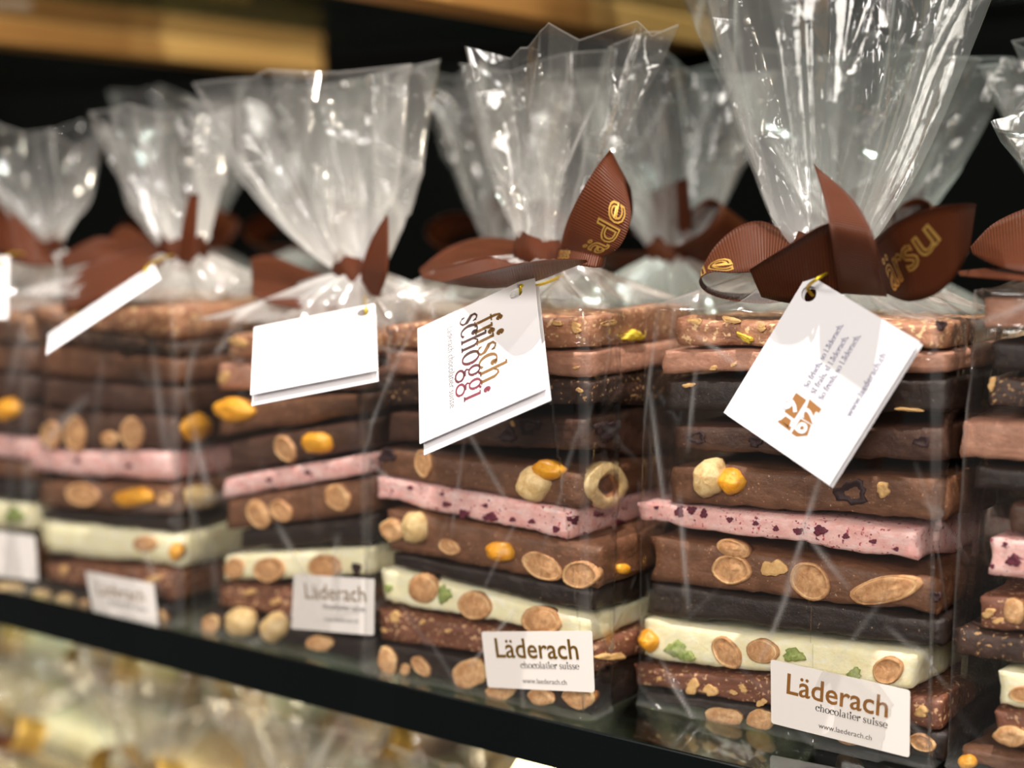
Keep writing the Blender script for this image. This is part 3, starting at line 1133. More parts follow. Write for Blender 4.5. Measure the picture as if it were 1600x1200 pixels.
def hang_tag(corners, hole_uv, label, group, cord, lines, fold=None, thick=0.0003):
    """corners = four 3-D points in order; hole near corners[0]; a folded card of two leaves on a gold cord"""
    C = [np.array(c, float) for c in corners]
    n = np.cross(C[1] - C[0], C[3] - C[0]); n /= np.linalg.norm(n)
    if np.dot(n, CP - C[0]) < 0: n = -n
    root = tag(empty('gift_tag', C[0]), label, 'tag', group)

    def leaf(name, off, sh):
        u, v = C[1] - C[0], C[3] - C[0]
        o = C[0] + sh + n * off
        hc = o + u * hole_uv[0] + v * hole_uv[1]
        hr = 0.0028
        uu, vv = u / np.linalg.norm(u), v / np.linalg.norm(v)
        m = 32
        ring_in, ring_out = [], []
        for i in range(m):
            a = 2 * math.pi * i / m
            dirv = uu * math.cos(a) + vv * math.sin(a)
            ring_in.append(hc + dirv * hr)
            # outer border: march to the rectangle
            du, dv = math.cos(a) / np.linalg.norm(u), math.sin(a) / np.linalg.norm(v)
            ts = []
            if du > 1e-9: ts.append((1 - hole_uv[0]) / du)
            if du < -1e-9: ts.append(-hole_uv[0] / du)
            if dv > 1e-9: ts.append((1 - hole_uv[1]) / dv)
            if dv < -1e-9: ts.append(-hole_uv[1] / dv)
            ring_out.append((a, hc + dirv * min(ts)))
        # add the exact corners by snapping the nearest ray
        for cu, cv in ((0, 0), (1, 0), (1, 1), (0, 1)):
            p = o + u * cu + v * cv
            a = math.atan2((cv - hole_uv[1]) * np.linalg.norm(v), (cu - hole_uv[0]) * np.linalg.norm(u)) % (2 * math.pi)
            k = int(round(a / (2 * math.pi) * m)) % m
            ring_out[k] = (a, p)
        ro = [p for a, p in ring_out]
        V = ring_in + ro
        V = V + [p - n * thick for p in V]
        F = []
        for i in range(m):
            j = (i + 1) % m
            F += [(i, j, m + j, m + i), (2 * m + i, 3 * m + i, 3 * m + j, 2 * m + j), (m + i, m + j, 3 * m + j, 3 * m + i), (i, 2 * m + i, 2 * m + j, j)]
        return mesh(name, V, F, 'card', root, origin=C[0], smooth=False)

    front = leaf('card', 0, 0 * n)
    if fold is not None:
        back = leaf('back_leaf', -0.0016, np.array(fold, float))
    for (body, p0, p1, mat, serif, hs, bold) in lines:
        letter_on_plane('lettering', body, p0, p1, C[0], n, mat, front, serif, 0.00012, hs, bold)
    if cord:
        u, v = C[1] - C[0], C[3] - C[0]
        hc = C[0] + u * hole_uv[0] + v * hole_uv[1]
        pts = crom([hc - n * .004, hc + n * 0.0008 + (C[0] - hc) * .3, *[np.array(c) for c in cord]], 8)
        V, F = tube(pts, 0.00062, 8)
        mesh('cord', V, F, 'cord', root, origin=C[0])
    return root, front, C, n


# ------------------------------------------------------------------ the six bags of the front row
FRONT = 'tied bags of stacked slabs in the front row'


def front_bag(bagname, label, slabs, Yf, depth, seed, neck, top, step=0.0011, taper=0.0, res=1.0, x1max=None, x0min=None, **kw):
    g = f'slabs in {bagname}'
    before = set(bpy.data.objects)
    stack(slabs, Yf, depth, bagname, g, seed, res)
    xs, zs = [], []
    for o in bpy.data.objects:
        if o not in before and o.name.startswith('chocolate_bark'):
            V = np.array([v.co for v in o.data.vertices]) + np.array(o.location)
            xs += [V[:, 0].min(), V[:, 0].max()]
            zs.append(V[:, 2].max())
    x0, x1 = min(xs) - 0.0012, max(xs) + 0.0012
    if x1max is not None: x1 = min(x1, x1max)
    if x0min is not None: x0 = max(x0, x0min)
    print('BAG', bagname, 'film x %.4f %.4f  z %.4f' % (x0, x1, max(zs)))
    bag = bag_root('chocolate_bag', (x0 + x1) / 2, Yf + depth / 2, label, FRONT)
    film(bag, x0, x1, Yf - 0.0042, Yf + depth + 0.003, max(zs) + 0.0012, neck, top, seed, step, taper, **kw)
    return bag


# --- bag with the diagonally hung tag
BE = 'the diagonal-tag bag'
NE = (-0.2545, 0.0775, 0.1790)
E_SLABS = [
    ('dark', 'dark nutty slab', (1005, 1080, 1114), (1474, 1146, 1195), [('hazelnut', 1132, 1119, 29, 14, 6), ('hazelnut', 1190, 1124, 22, 17), ('hazelnut', 1330, 1148, 24, 15, 10), ('almond', 1440, 1160, 22, 14, 20)]),
    ('crunch', 'milk slab with brittle chips', (991, 1038, 1094), (1470, 1096, 1150), [('chip', 1082, 1073, 14, 13, 20), ('chip', 1110, 1079, 10, 15, 70), ('chip', 1146, 1082, 7, 5), ('chip', 1161, 1076, 8, 7), ('chip', 1030, 1062, 7, 5), ('chip', 1190, 1098, 9, 8), ('chip', 1440, 1112, 16, 9, 15)]),
    ('white', 'white slab with almonds and pistachios', (1001, 970, 1030), (1430, 1022, 1082), [('caramel', 1014, 1001, 14, 19, -20), ('pistachio', 1058, 1016, 21, 15, 25), ('almond', 1134, 1018, 30, 20, 48), ('almond', 1190, 1017, 26, 21, 15), ('pistachio', 1240, 1024, 19, 12, 10), ('pistachio', 1335, 1053, 12, 11), ('almond', 1386, 1048, 26, 22, -30), ('pistachio', 1075, 1026, 12, 9)]),
    ('dark', 'plain dark slab', (1012, 910, 962), (1476, 968, 1014), []),
    ('milk', 'milk slab with cut almonds', (1012, 836, 908), (1464, 906, 966), [('almond', 1141, 890, 33, 24, 8), ('almond', 1144, 857, 27, 15, 18), ('chip', 1209, 888, 22, 18, 40), ('almond', 1264, 907, 36, 28, 48), ('almond', 1380, 922, 58, 23, -10), ('darkberry', 1462, 932, 10, 9)]),
    ('pink', 'pink berry slab', (995, 783, 815), (1433, 827, 879), [('berry', 1061, 800, 8, 10), ('berry', 1080, 797, 8, 7), ('berry', 1099, 803, 6, 8), ('berry', 1140, 812, 6, 5), ('berry', 1247, 830, 9, 6), ('berry', 1281, 829, 12, 9), ('berry', 1364, 846, 7, 4), ('berry', 1180, 818, 5, 4), ('berry', 1212, 826, 5, 5), ('berry', 1321, 838, 6, 5), ('berry', 1400, 858, 5, 4), ('berry', 1025, 793, 4, 3)]),
    ('milk', 'milk slab with hazelnut and caramelised nut', (1046, 728, 786), (1476, 748, 816), [('whole_hazelnut', 1110, 746, 25, 31), ('caramel', 1143, 752, 22, 20), ('chip', 1380, 765, 12, 16, 60), ('darkberry', 1330, 770, 30, 22)]),
    ('darkmilk', 'dark milk slab with berries', (1052, 664, 706), (1478, 668, 724), [('darkberry', 1089, 684, 16, 11), ('darkberry', 1180, 690, 13, 10), ('darkberry', 1440, 690, 15, 10)]),
    ('dark', 'speckled dark slab', (1036, 593, 643), (1482, 592, 646), [('chip', 1076, 602, 10, 5), ('chip', 1420, 640, 22, 4, 5)]),
    ('light', 'pale milk slab', (1032, 544, 586), (1482, 550, 584), [('chip', 1115, 575, 9, 4), ('chip', 1146, 570, 5, 4)]),
    ('rough', 'crumbly milk slab', (1056, 497, 541), (1476, 506, 547), [('chip', 1085, 502, 12, 8, 30), ('chip', 1142, 500, 14, 7, 15), ('peel', 1165, 528, 16, 6, 30), ('darkberry', 1470, 508, 10, 9), ('chip', 1190, 512, 10, 6)]),
]
bagE = front_bag(BE, 'front-row tied bag whose white tag hangs diagonally from a twisted brown bow', E_SLABS, 0.0385, 0.078, 5, NE,
                 (-0.330, -0.184, 0.034, 0.088, 0.292, 0.300, 0.305), step=0.0010, taper=0.06, x1max=-0.1893, x0min=-0.3128, pleats=9, hazy=1.2, cells=8, fanpow=0.62)
sticker(bagE, [(1204, 1030), (1422, 1079), (1421, 1184), (1205, 1130)], 0.0318, [
    ('Läderach', (1229, 1083), (1387, 1121), 'bronze', False, 1.0, 0.012),
    ('chocolatier suisse', (1274, 1110), (1387, 1138), 'grey', True, 1.0, 0),
    ('www.laederach.ch', (1279, 1137), (1362, 1157), 'grey', False, 1.0, 0)])
kE = knot(bagE, NE, 0.0115, 0.018)
lA = Ribbon(*pxs([((1240, 372, .072), (1222, 436, .052)), ((1195, 347, .069), (1196, 424, .047)), ((1158, 352, .064), (1170, 425, .044)), ((1125, 377, .060), (1140, 426, .040)),
                  ((1105, 405, .055), (1112, 425, .038)), ((1095, 432, .047), (1093, 437, .036)), ((1108, 450, .055), (1102, 455, .039)), ((1140, 458, .061), (1134, 467, .042)),
                  ((1185, 458, .066), (1190, 474, .045)), ((1240, 450, .072), (1228, 470, .054))]), m=7, nv=8)
lp = lA.build('ribbon_loop', kE)
lA.print('le', 0.0385, 0.95, 0.023, lp, flip=1, mirror=-1)
fA = Ribbon(*pxs([((1171, 421, .018), (1190, 464, .028)), ((1230, 384, .012), (1244, 474, .030)), ((1293, 349, .016), (1302, 462, .032)), ((1332, 362, .042), (1338, 455, .036))]), m=7)
fA.build('ribbon_end', kE)
tA = Ribbon(*pxs([((1312, 458, .031), (1386, 463, .029)), ((1304, 405, .016), (1376, 428, .014)), ((1296, 352, .010), (1364, 366, .008)), ((1286, 305, .020), (1330, 309, .021)), ((1272, 256, .030), (1275, 261, .031))]), m=7)
tA.build('ribbon_tail', kE)
rA = Ribbon(*pxs([((1364, 378, .040), (1384, 458, .036)), ((1402, 346, .020), (1420, 471, .028)), ((1456, 325, .016), (1464, 459, .024)), ((1499, 319, .022), (1497, 425, .024)),
                  ((1521, 318, .040), (1513, 392, .036)), ((1518, 322, .058), (1506, 405, .055)), ((1455, 342, .078), (1455, 440, .077)), ((1380, 380, .078), (1388, 440, .076))]), m=7, nv=8)
rl = rA.build('ribbon_loop', kE)
rA.print('ärsu', 0.0095, 0.90, 0.0185, rl, flip=-1, sv=1.0, slope=0.50)
hE = [CP + (np.array(p) - CP) * 1.0 for p in [(-0.2365, 0.0247, 0.1757), (-0.1938, 0.0228, 0.1539), (-0.2198, 0.0106, 0.1036), (-0.2626, 0.0125, 0.1253)]]
tg, cd, C4, nE = hang_tag(hE, (0.09, 0.10), 'white folded tag hanging diagonally, printed with blue-grey lines and a gold logo', 'white gift tags',
                          [py(1275, 437, .016), py(1290, 428, .024), py(1300, 422, .040)],
                          [('So frisch, so Läderach.', (1262, 607), (1318, 508), 'blue_grey', True, 1.0, 0),
                           ('Si frais, si Läderach.', (1273, 617), (1326, 527), 'blue_grey', True, 1.0, 0),
                           ('So fresh, so Läderach.', (1285, 626), (1345, 525), 'blue_grey', True, 1.0, 0),
                           ('www.laederach.ch', (1329, 652), (1385, 555), 'blue_grey', False, 1.0, 0)],
                          fold=(0.0006, 0, -0.0008))


def z2(p): return (1120 + p[0] / 3.53, 430 + p[1] / 3.53)


quads = [[(336, 808), (346, 798), (412, 838), (402, 858)], [(352, 800), (380, 778), (410, 800), (395, 845)], [(374, 752), (438, 648), (494, 688), (428, 792)], [(412, 872), (462, 792), (520, 826), (500, 884), (440, 890)], [(474, 790), (512, 684), (578, 738), (526, 822)]]
V, F = [], []
for q in quads:
    b = len(V)
    V += [on_plane(*z2(p), C4[0], nE) + nE * 0.00010 for p in q]
    F.append(tuple(range(b, len(V))))
mesh('logo', V, F, 'bronze', cd, smooth=False)
for ch, a, b in (('9', (424, 772), (462, 712)), ('6', (478, 884), (508, 826)), ('2', (530, 818), (562, 760))):
    letter_on_plane('logo_digit', ch, z2(a), z2(b), C4[0], nE, 'card', cd, False, 0.0002, 1.0, 0.03)

# --- bag with the large-lettered tag
BD = 'the large-lettered-tag bag'
ND = (-0.3665, 0.050, 0.1795)
D_SLABS = [
    ('dark', 'dark slab with hazelnuts', (592, 1003, 1056), (926, 1058, 1124), [('hazelnut', 606, 1033, 15, 22, -10), ('hazelnut', 633, 1046, 8, 9), ('almond', 657, 1040, 20, 11, 52), ('hazelnut', 735, 1052, 27, 24), ('hazelnut', 784, 1078, 25, 14), ('hazelnut', 846, 1089, 20, 14, 15), ('hazelnut', 905, 1088, 25, 20)]),
    ('crunch', 'crunchy milk slab', (587, 950, 1000), (932, 1012, 1052), [('chip', 617, 964, 12, 9), ('chip', 600, 985, 5, 5), ('chip', 660, 972, 6, 5), ('chip', 700, 985, 6, 4), ('side:chip', 955, 1026, 22, 9, 0)]),
    ('white', 'white slab with almonds', (595, 886, 940), (918, 968, 1018), [('pistachio', 607, 919, 7, 7), ('almond', 660, 919, 25, 24), ('pistachio', 694, 929, 12, 16), ('almond', 740, 946, 28, 23, 10), ('almond', 843, 970, 31, 25, 15)]),
    ('dark', 'thin plain dark slab', (612, 863, 884), (925, 922, 962), []),
    ('milk', 'milk slab with almonds and hazelnuts', (602, 794, 860), (932, 856, 928), [('hazelnut', 613, 828, 18, 19), ('whole_hazelnut', 650, 824, 17, 27), ('almond', 701, 854, 18, 12, 28), ('caramel', 782, 862, 23, 15, 15), ('almond', 845, 884, 34, 21, 28), ('almond', 905, 898, 30, 23, 5), ('side:caramel', 974, 889, 10, 8)]),
    ('pink', 'pink berry slab', (586, 742, 780), (890, 796, 846), [('berry', 697, 788, 8, 5), ('berry', 724, 803, 9, 8), ('berry', 766, 808, 13, 8), ('berry', 690, 772, 4, 3), ('berry', 758, 790, 5, 4), ('berry', 800, 812, 5, 4), ('berry', 830, 815, 6, 4), ('berry', 868, 827, 6, 6), ('berry', 640, 762, 5, 4), ('side:berry', 897, 812, 9, 8), ('side:berry', 935, 803, 9, 5), ('side:berry', 968, 815, 8, 4), ('side:berry', 915, 832, 5, 4)]),
    ('milk', 'milk slab with hollow and caramelised hazelnut', (589, 699, 748), (904, 738, 799), [('almond', 661, 723, 23, 13, 80), ('whole_hazelnut', 835, 756, 24, 30), ('caramel', 858, 734, 24, 15, 10), ('side:hollow_hazelnut', 945, 758, 29, 38, 6), ('darkberry', 605, 712, 15, 12)]),
    ('darkmilk', 'dark milk slab with berries', (602, 642, 692), (914, 655, 706), [('darkberry', 793, 680, 15, 13), ('darkberry', 826, 666, 20, 15), ('chip', 801, 662, 5, 5), ('side:darkberry', 948, 672, 20, 18)]),
    ('speck', 'speckled dark slab', (597, 590, 634), (918, 592, 633), [('chip', 905, 610, 6, 5)]),
    ('light', 'pale milk slab', (599, 549, 586), (922, 547, 592), [('chip', 900, 575, 5, 3)]),
    ('rough', 'crumbly milk slab', (599, 504, 546), (922, 490, 545), [('chip', 870, 505, 8, 6), ('chip', 900, 512, 12, 8, 20), ('side:peel', 990, 525, 18, 10, -5), ('side:chip', 950, 505, 14, 7)]),
]
bagD = front_bag(BD, 'front-row tied bag under the white tag with tall brown and gold words', D_SLABS, 0.0100, 0.082, 4, ND,
                 (-0.4185, -0.3120, 0.032, 0.055, 0.258, 0.270, 0.266), step=0.0010, taper=0.03, x1max=-0.3175, pleats=8, hazy=1.7, fanpow=0.74)
sticker(bagD, [(752, 987), (925, 986), (929, 1082), (762, 1074)], 0.0034, [
    ('Läderach', (776, 1027), (905, 1030), 'gold', False, 1.0, 0.012),
    ('chocolatier suisse', (814, 1044), (906, 1046), 'grey', True, 1.0, 0),
    ('www.laederach.ch', (817, 1067), (886, 1070), 'grey', False, 1.0, 0)])
kD = knot(bagD, ND, 0.0115, 0.016)
Ribbon(*pxs([((848, 384, .055), (842, 414, .036)), ((800, 374, .066), (795, 420, .030)), ((750, 372, .072), (752, 424, .022)), ((700, 388, .066), (706, 434, .018)), ((656, 421, .050), (662, 433, .022))]), m=7).build('ribbon_loop', kD)
Ribbon(*pxs([((655, 424, .046), (660, 434, .020)), ((705, 415, .026), (704, 442, .012)), ((765, 402, .020), (760, 436, .010)), ((803, 413, .024), (812, 424, .020))]), m=7).build('ribbon_loop', kD)
Ribbon(*pxs([((690, 441, .000), (705, 444, .002)), ((760, 424, -.026), (770, 450, .004)), ((830, 409, -.032), (835, 440, .008)), ((880, 405, -.014), (885, 421, .012)), ((917, 406, .012), (918, 409, .011))]), m=7).build('ribbon_tail', kD)
rD = Ribbon(*pxs([((876, 386, .038), (932, 404, .027)), ((887, 345, .033), (968, 385, .023)), ((914, 290, .030), (986, 338, .026)), ((946, 243, .034), (978, 287, .036)), ((954, 240, .046), (986, 300, .054)),
                  ((938, 300, .072), (984, 347, .074)), ((893, 380, .062), (930, 398, .060))]), m=7, nv=8)
rl = rD.build('ribbon_loop', kD)
rD.print('äde', 0.004, 0.88, 0.0185, rl, flip=-1)
nA = Ribbon(*pxs([((872, 388, .034), (868, 410, .03)), ((900, 391, .020), (894, 413, .016)), ((935, 400, .018), (930, 418, .014)), ((946, 402, .028), (944, 416, .028)), ((925, 398, .04), (925, 410, .04))]), m=7)
nl = nA.build('ribbon_end', kD)
nA.print('suis', 0.004, 0.8, 0.010, nl, flip=-1)


def sc_about(pts, s):
    return [CP + (np.array(p) - CP) * s for p in pts]


hD = sc_about([(-0.3119, -0.0366, 0.1756), (-0.282, -0.0722, 0.1409), (-0.3231, -0.0871, 0.1209), (-0.3529, -0.0514, 0.1556)], 1.085)
hang_tag(hD, (0.09, 0.16), 'white folded tag with tall brown and gold words, tilted forward over the shelf edge', 'white gift tags',
         [py(822, 448, .000), py(850, 443, .014), py(880, 430, .035)],
         [('frisch', (741, 502), (752.5, 602), 'browngold', True, 1.0, 0),
          ('schoggi', (719.2, 497.5), (725.5, 629), ['ink', 'ink', 'maroondark', 'maroon'], True, 1.0, 0),
          ('Läderach chocolatier suisse', (699, 513), (703, 639), 'palegrey', False, 1.0, 0)],
         fold=(0.0022, -0.0016, -0.0028))

# --- bag with the blank tag
BC = 'the pale-tag bag'
NC = (-0.4700, 0.050, 0.1700)
C_SLABS = [
    ('dark', 'nutty dark slab', (318, 950, 1003), (574, 1000, 1044), [('hazelnut', 330, 975, 14, 14), ('whole_hazelnut', 378, 972, 24, 22), ('whole_hazelnut', 430, 980, 20, 24), ('hazelnut', 500, 1005, 20, 13)]),
    ('crunch', 'crunchy milk slab', (342, 914, 948), (576, 926, 990), [('chip', 390, 925, 10, 6), ('chip', 430, 940, 9, 6)]),
    ('white', 'white slab with almonds', (348, 867, 909), (576, 855, 900), [('almond', 365, 888, 15, 18), ('almond', 418, 890, 26, 20), ('almond', 505, 885, 26, 20), ('darkberry', 556, 888, 8, 10)]),
    ('dark', 'plain dark slab', (372, 828, 858), (576, 806, 850), []),
    ('milk', 'milk slab with almonds', (351, 780, 830), (576, 745, 803), [('almond', 403, 802, 24, 18, 60), ('almond', 438, 797, 20, 15, 50), ('almond', 527, 776, 24, 19, 55)]),
    ('pink', 'pink berry slab', (346, 746, 786), (576, 708, 740), [('berry', 420, 750, 6, 4), ('berry', 480, 738, 6, 4)]),
    ('darkmilk', 'dark milk slab with almonds', (352, 690, 736), (576, 652, 702), [('almond', 445, 700, 24, 15, 60), ('caramel', 497, 692, 22, 18)]),
    ('milk', 'milk slab with caramelised nuts', (340, 628, 682), (574, 612, 650), [('caramel', 366, 641, 30, 20)]),
    ('light', 'pale crumbly slab', (336, 566, 612), (574, 575, 612), [('chip', 350, 590, 12, 10)]),
    ('rough', 'crumbly milk slab', (354, 522, 562), (574, 520, 560), [('chip', 372, 535, 16, 9)]),
]
bagC = front_bag(BC, 'front-row tied bag with a plain-looking tag, left of the large-lettered tag', C_SLABS, 0.0110, 0.080, 3, NC,
                 (-0.592, -0.4240, 0.034, 0.055, 0.250, 0.262, 0.258), step=0.0018, res=0.7, x1max=-0.4290, hazy=2.6, fanpow=0.66)
sticker(bagC, [(459, 897), (585, 905), (584, 993), (455, 982)], 0.0044, [
    ('Läderach', (478, 935), (572, 941), 'gold', False, 1.0, 0.0),
    ('chocolatier suisse', (505, 951), (572, 956), 'grey', True, 1.0, 0),
    ('www.laederach.ch', (507, 970), (560, 974), 'grey', False, 1.0, 0)])
kC = knot(bagC, NC)
Ribbon(*pxs([((392, 404, .060), (394, 462, .022)), ((425, 400, .068), (440, 478, .016)), ((490, 425, .064), (515, 483, .022)), ((562, 440, .050), (566, 466, .040))]), m=6).build('ribbon_loop', kC)
Ribbon(*pxs([((566, 458, .040), (592, 464, .034)), ((565, 420, .034), (604, 432, .028)), ((580, 375, .034), (607, 394, .028)), ((604, 335, .034), (607, 340, .034))]), m=6).build('ribbon_tail', kC)
hC = sc_about([(-0.4743, 0.0646, 0.1541), (-0.4476, 0.0352, 0.1271), (-0.4945, 0.0029, 0.116), (-0.5212, 0.0324, 0.1429)], 0.885)
hang_tag(hC, (0.1, 0.1), 'white folded tag, blurred and plain, left of the large-lettered tag', 'white gift tags', [py(572, 476, .012), py(570, 462, .035)], [], fold=(0.001, -0.001, -0.003))

# --- bag with the edge-on tag
BB = 'the edge-on-tag bag'
NB = (-0.5870, 0.050, 0.1770)
B_SLABS = [
    ('dark', 'nutty dark slab', (38, 915, 962), (258, 946, 999), [('whole_hazelnut', 62, 940, 22, 18), ('whole_hazelnut', 100, 945, 18, 18), ('hazelnut', 130, 950, 10, 14), ('hazelnut', 250, 968, 10, 14)]),
    ('crunch', 'crunchy milk slab', (62, 880, 914), (268, 890, 940), [('chip', 100, 890, 10, 6), ('chip', 240, 905, 16, 7)]),
    ('white', 'white slab with peel', (62, 812, 864), (279, 837, 887), [('caramel', 275, 862, 9, 14), ('almond', 225, 850, 18, 14)]),
    ('dark', 'thin dark slab', (62, 796, 814), (270, 808, 835), []),
    ('milk', 'milk slab with caramelised nuts', (58, 752, 796), (270, 758, 806), [('almond', 127, 773, 28, 18, 10), ('caramel', 210, 777, 30, 15), ('hazelnut', 258, 780, 12, 10), ('side:whole_hazelnut', 312, 776, 24, 20)]),
    ('pink', 'pink berry slab', (42, 703, 738), (262, 704, 752), [('berry', 120, 720, 6, 4), ('berry', 200, 728, 6, 4)]),
    ('darkmilk', 'dark milk slab with almonds', (62, 640, 701), (274, 650, 702), [('almond', 80, 678, 22, 17, 80), ('almond', 117, 676, 28, 18, 85), ('almond', 170, 686, 14, 13), ('almond', 206, 675, 27, 18, 85), ('side:caramel', 306, 668, 22, 24)]),
    ('darkmilk', 'brown nutless slab', (62, 590, 636), (278, 606, 648), []),
    ('milk', 'plain milk slab', (58, 536, 586), (275, 560, 602), []),
    ('speck', 'speckled dark slab', (62, 506, 535), (275, 534, 560), []),
    ('rough', 'crumbly pale slab', (48, 480, 505), (270, 478, 532), [('chip', 120, 490, 16, 7)]),
]
bagB = front_bag(BB, 'front-row tied bag whose tag is seen almost edge-on under an orange-lit bow', B_SLABS, 0.0080, 0.080, 2, NB,
                 (-0.650, -0.558, 0.030, 0.050, 0.240, 0.246, 0.248), step=0.0022, res=0.55, x1max=-0.5360, hazy=2.5, fanpow=0.7)
sticker(bagB, [(133, 892), (240, 912), (249, 992), (147, 966)], 0.0012, [
    ('Läderach', (152, 928), (226, 943), 'gold', False, 1.0, 0.0),
    ('chocolatier suisse', (170, 944), (230, 957), 'grey', True, 1.0, 0)])
kB = knot(bagB, NB)
Ribbon(*pxs([((162, 386, .070), (180, 408, .040)), ((196, 352, .074), (214, 400, .036)), ((255, 392, .056), (262, 406, .044))]), m=6).build('ribbon_loop', kB)
Ribbon(*pxs([((92, 440, .020), (104, 492, -.004)), ((160, 404, .030), (176, 458, .000)), ((245, 384, .046), (258, 408, .034))]), m=6).build('ribbon_tail', kB)
Ribbon(*pxs([((278, 408, .030), (300, 412, .026)), ((284, 360, .028), (306, 370, .026)), ((296, 305, .03), (310, 303, .03))]), m=6).build('ribbon_end', kB)
a0, a1 = py(240, 413, -0.004), py(76, 522, -0.022)
a3 = py(252, 436, -0.046)
hang_tag([a0, a3, a1 + (a3 - a0), a1], (0.12, 0.1), 'narrow white tag seen nearly edge-on, slanting beside the orange-lit ribbon', 'white gift tags', [py(252, 404, .015), py(270, 400, .035)], [])

# --- bag at the far left end
BA = 'the leftmost front bag'
NA_ = (-0.6950, 0.045, 0.1780)
A_SLABS = [(k, look, (-165, yt, yb), (44, yt + 18, yb + 18), nuts) for k, look, yt, yb, nuts in [
    ('dark', 'nutty dark slab', 895, 925, [('whole_hazelnut', 12, 922, 24, 14)]),
    ('crunch', 'crunchy milk slab', 845, 890, []),
    ('white', 'white slab with pistachio', 770, 812, [('pistachio', 22, 806, 18, 14)]),
    ('dark', 'plain dark slab', 735, 768, []),
    ('milk', 'milk slab', 705, 735, []),
    ('pink', 'pink berry slab', 668, 702, []),
    ('darkmilk', 'dark milk slab with caramelised nut', 615, 662, [('caramel', 12, 640, 20, 18)]),
    ('darkmilk', 'brown slab', 570, 610, []),
    ('milk', 'plain milk slab', 525, 566, []),
    ('rough', 'crumbly pale slab', 475, 520, [])]]
bagA = front_bag(BA, 'leftmost tied bag of the front row, half out of the frame', A_SLABS, 0.0060, 0.078, 1, NA_,
                 (-0.765, -0.655, 0.034, 0.050, 0.228, 0.238, 0.244), step=0.0024, res=0.5, x1max=-0.6420, hazy=2.5, fanpow=0.65)
sticker(bagA, [(-58, 822), (54, 838), (60, 908), (-52, 894)], -0.0006, [])
kA = knot(bagA, NA_)
Ribbon(*pxs([((84, 402, .040), (90, 414, .034)), ((40, 350, .030), (42, 414, .018)), ((-10, 305, .034), (-10, 396, .02)), ((-60, 320, .05), (-60, 400, .03))]), m=6).build('ribbon_loop', kA)
Ribbon(*pxs([((92, 402, .045), (96, 420, .036)), ((150, 372, .050), (156, 408, .030)), ((190, 380, .055), (196, 396, .04))]), m=6).build('ribbon_loop', kA)
a0, a1 = py(14, 400, -0.004), py(12, 498, -0.024)
hang_tag([a0, a1, a1 + np.array((-.05, -.008, -.004)), a0 + np.array((-.05, -.008, -.004))], (0.12, 0.12), 'white tag cut by the frame at the far left', 'white gift tags', [py(24, 396, .012), py(60, 404, .035)], [])

# --- bag cut by the right border
BF = 'the rightmost front bag'
NF = (-0.1300, 0.0850, 0.1800)
F_SLABS = [(k, look, (xl, yt, yb), (1985, yt + dy, yb + dy), nuts) for k, look, xl, yt, yb, dy, nuts in [
    ('milk', 'milk slab with caramelised nut', 1500, 1168, 1206, 75, [('caramel', 1512, 1190, 14, 12)]),
    ('crunch', 'nutty milk slab', 1548, 1106, 1166, 70, [('hazelnut', 1580, 1150, 28, 16), ('hazelnut', 1640, 1150, 28, 20)]),
    ('white', 'white slab', 1563, 1046, 1104, 62, [('almond', 1600, 1085, 26, 14)]),
    ('speck', 'flat speckled slab', 1488, 983, 1026, 55, []),
    ('crunch', 'crumbly slab with nuts', 1520, 930, 982, 50, [('hazelnut', 1585, 955, 16, 22), ('chip', 1545, 958, 14, 8), ('chip', 1560, 970, 10, 6)]),
    ('pink', 'pink berry slab', 1541, 838, 900, 45, [('berry', 1583, 876, 13, 11), ('berry', 1550, 885, 4, 4), ('berry', 1570, 850, 4, 4)]),
    ('darkmilk', 'dark milk slab', 1574, 785, 834, 38, []),
    ('dark', 'plain dark slab', 1520, 726, 768, 32, []),
    ('light', 'thick pale milk slab', 1497, 655, 718, 25, []),
    ('speck', 'rough dark slab with nuts', 1540, 588, 634, 20, [('chip', 1550, 600, 8, 12)]),
    ('dark', 'dark slab', 1543, 530, 580, 16, []),
    ('light', 'pale top slab', 1533, 462, 514, 12, [])]]
bagF = front_bag(BF, 'rightmost tied bag of the front row, cut off by the frame', F_SLABS, 0.0440, 0.076, 6, NF,
                 (-0.200, -0.055, 0.034, 0.092, 0.232, 0.270, 0.265), step=0.0013, taper=0.10, x0min=-0.1872, fanpow=0.62, hazy=1.3)
kF = knot(bagF, NF)
Ribbon(*pxs([((1515, 388, .064), (1518, 396, .060)), ((1560, 345, .078), (1566, 418, .040)), ((1640, 322, .084), (1645, 428, .036)), ((1720, 372, .080), (1722, 412, .06))]), m=6).build('ribbon_loop', kF)
Ribbon(*pxs([((1495, 424, .05), (1500, 431, .04)), ((1560, 418, .05), (1566, 436, .03)), ((1640, 410, .06), (1650, 440, .03)), ((1720, 395, .07), (1722, 425, .06))]), m=6).build('ribbon_tail', kF)

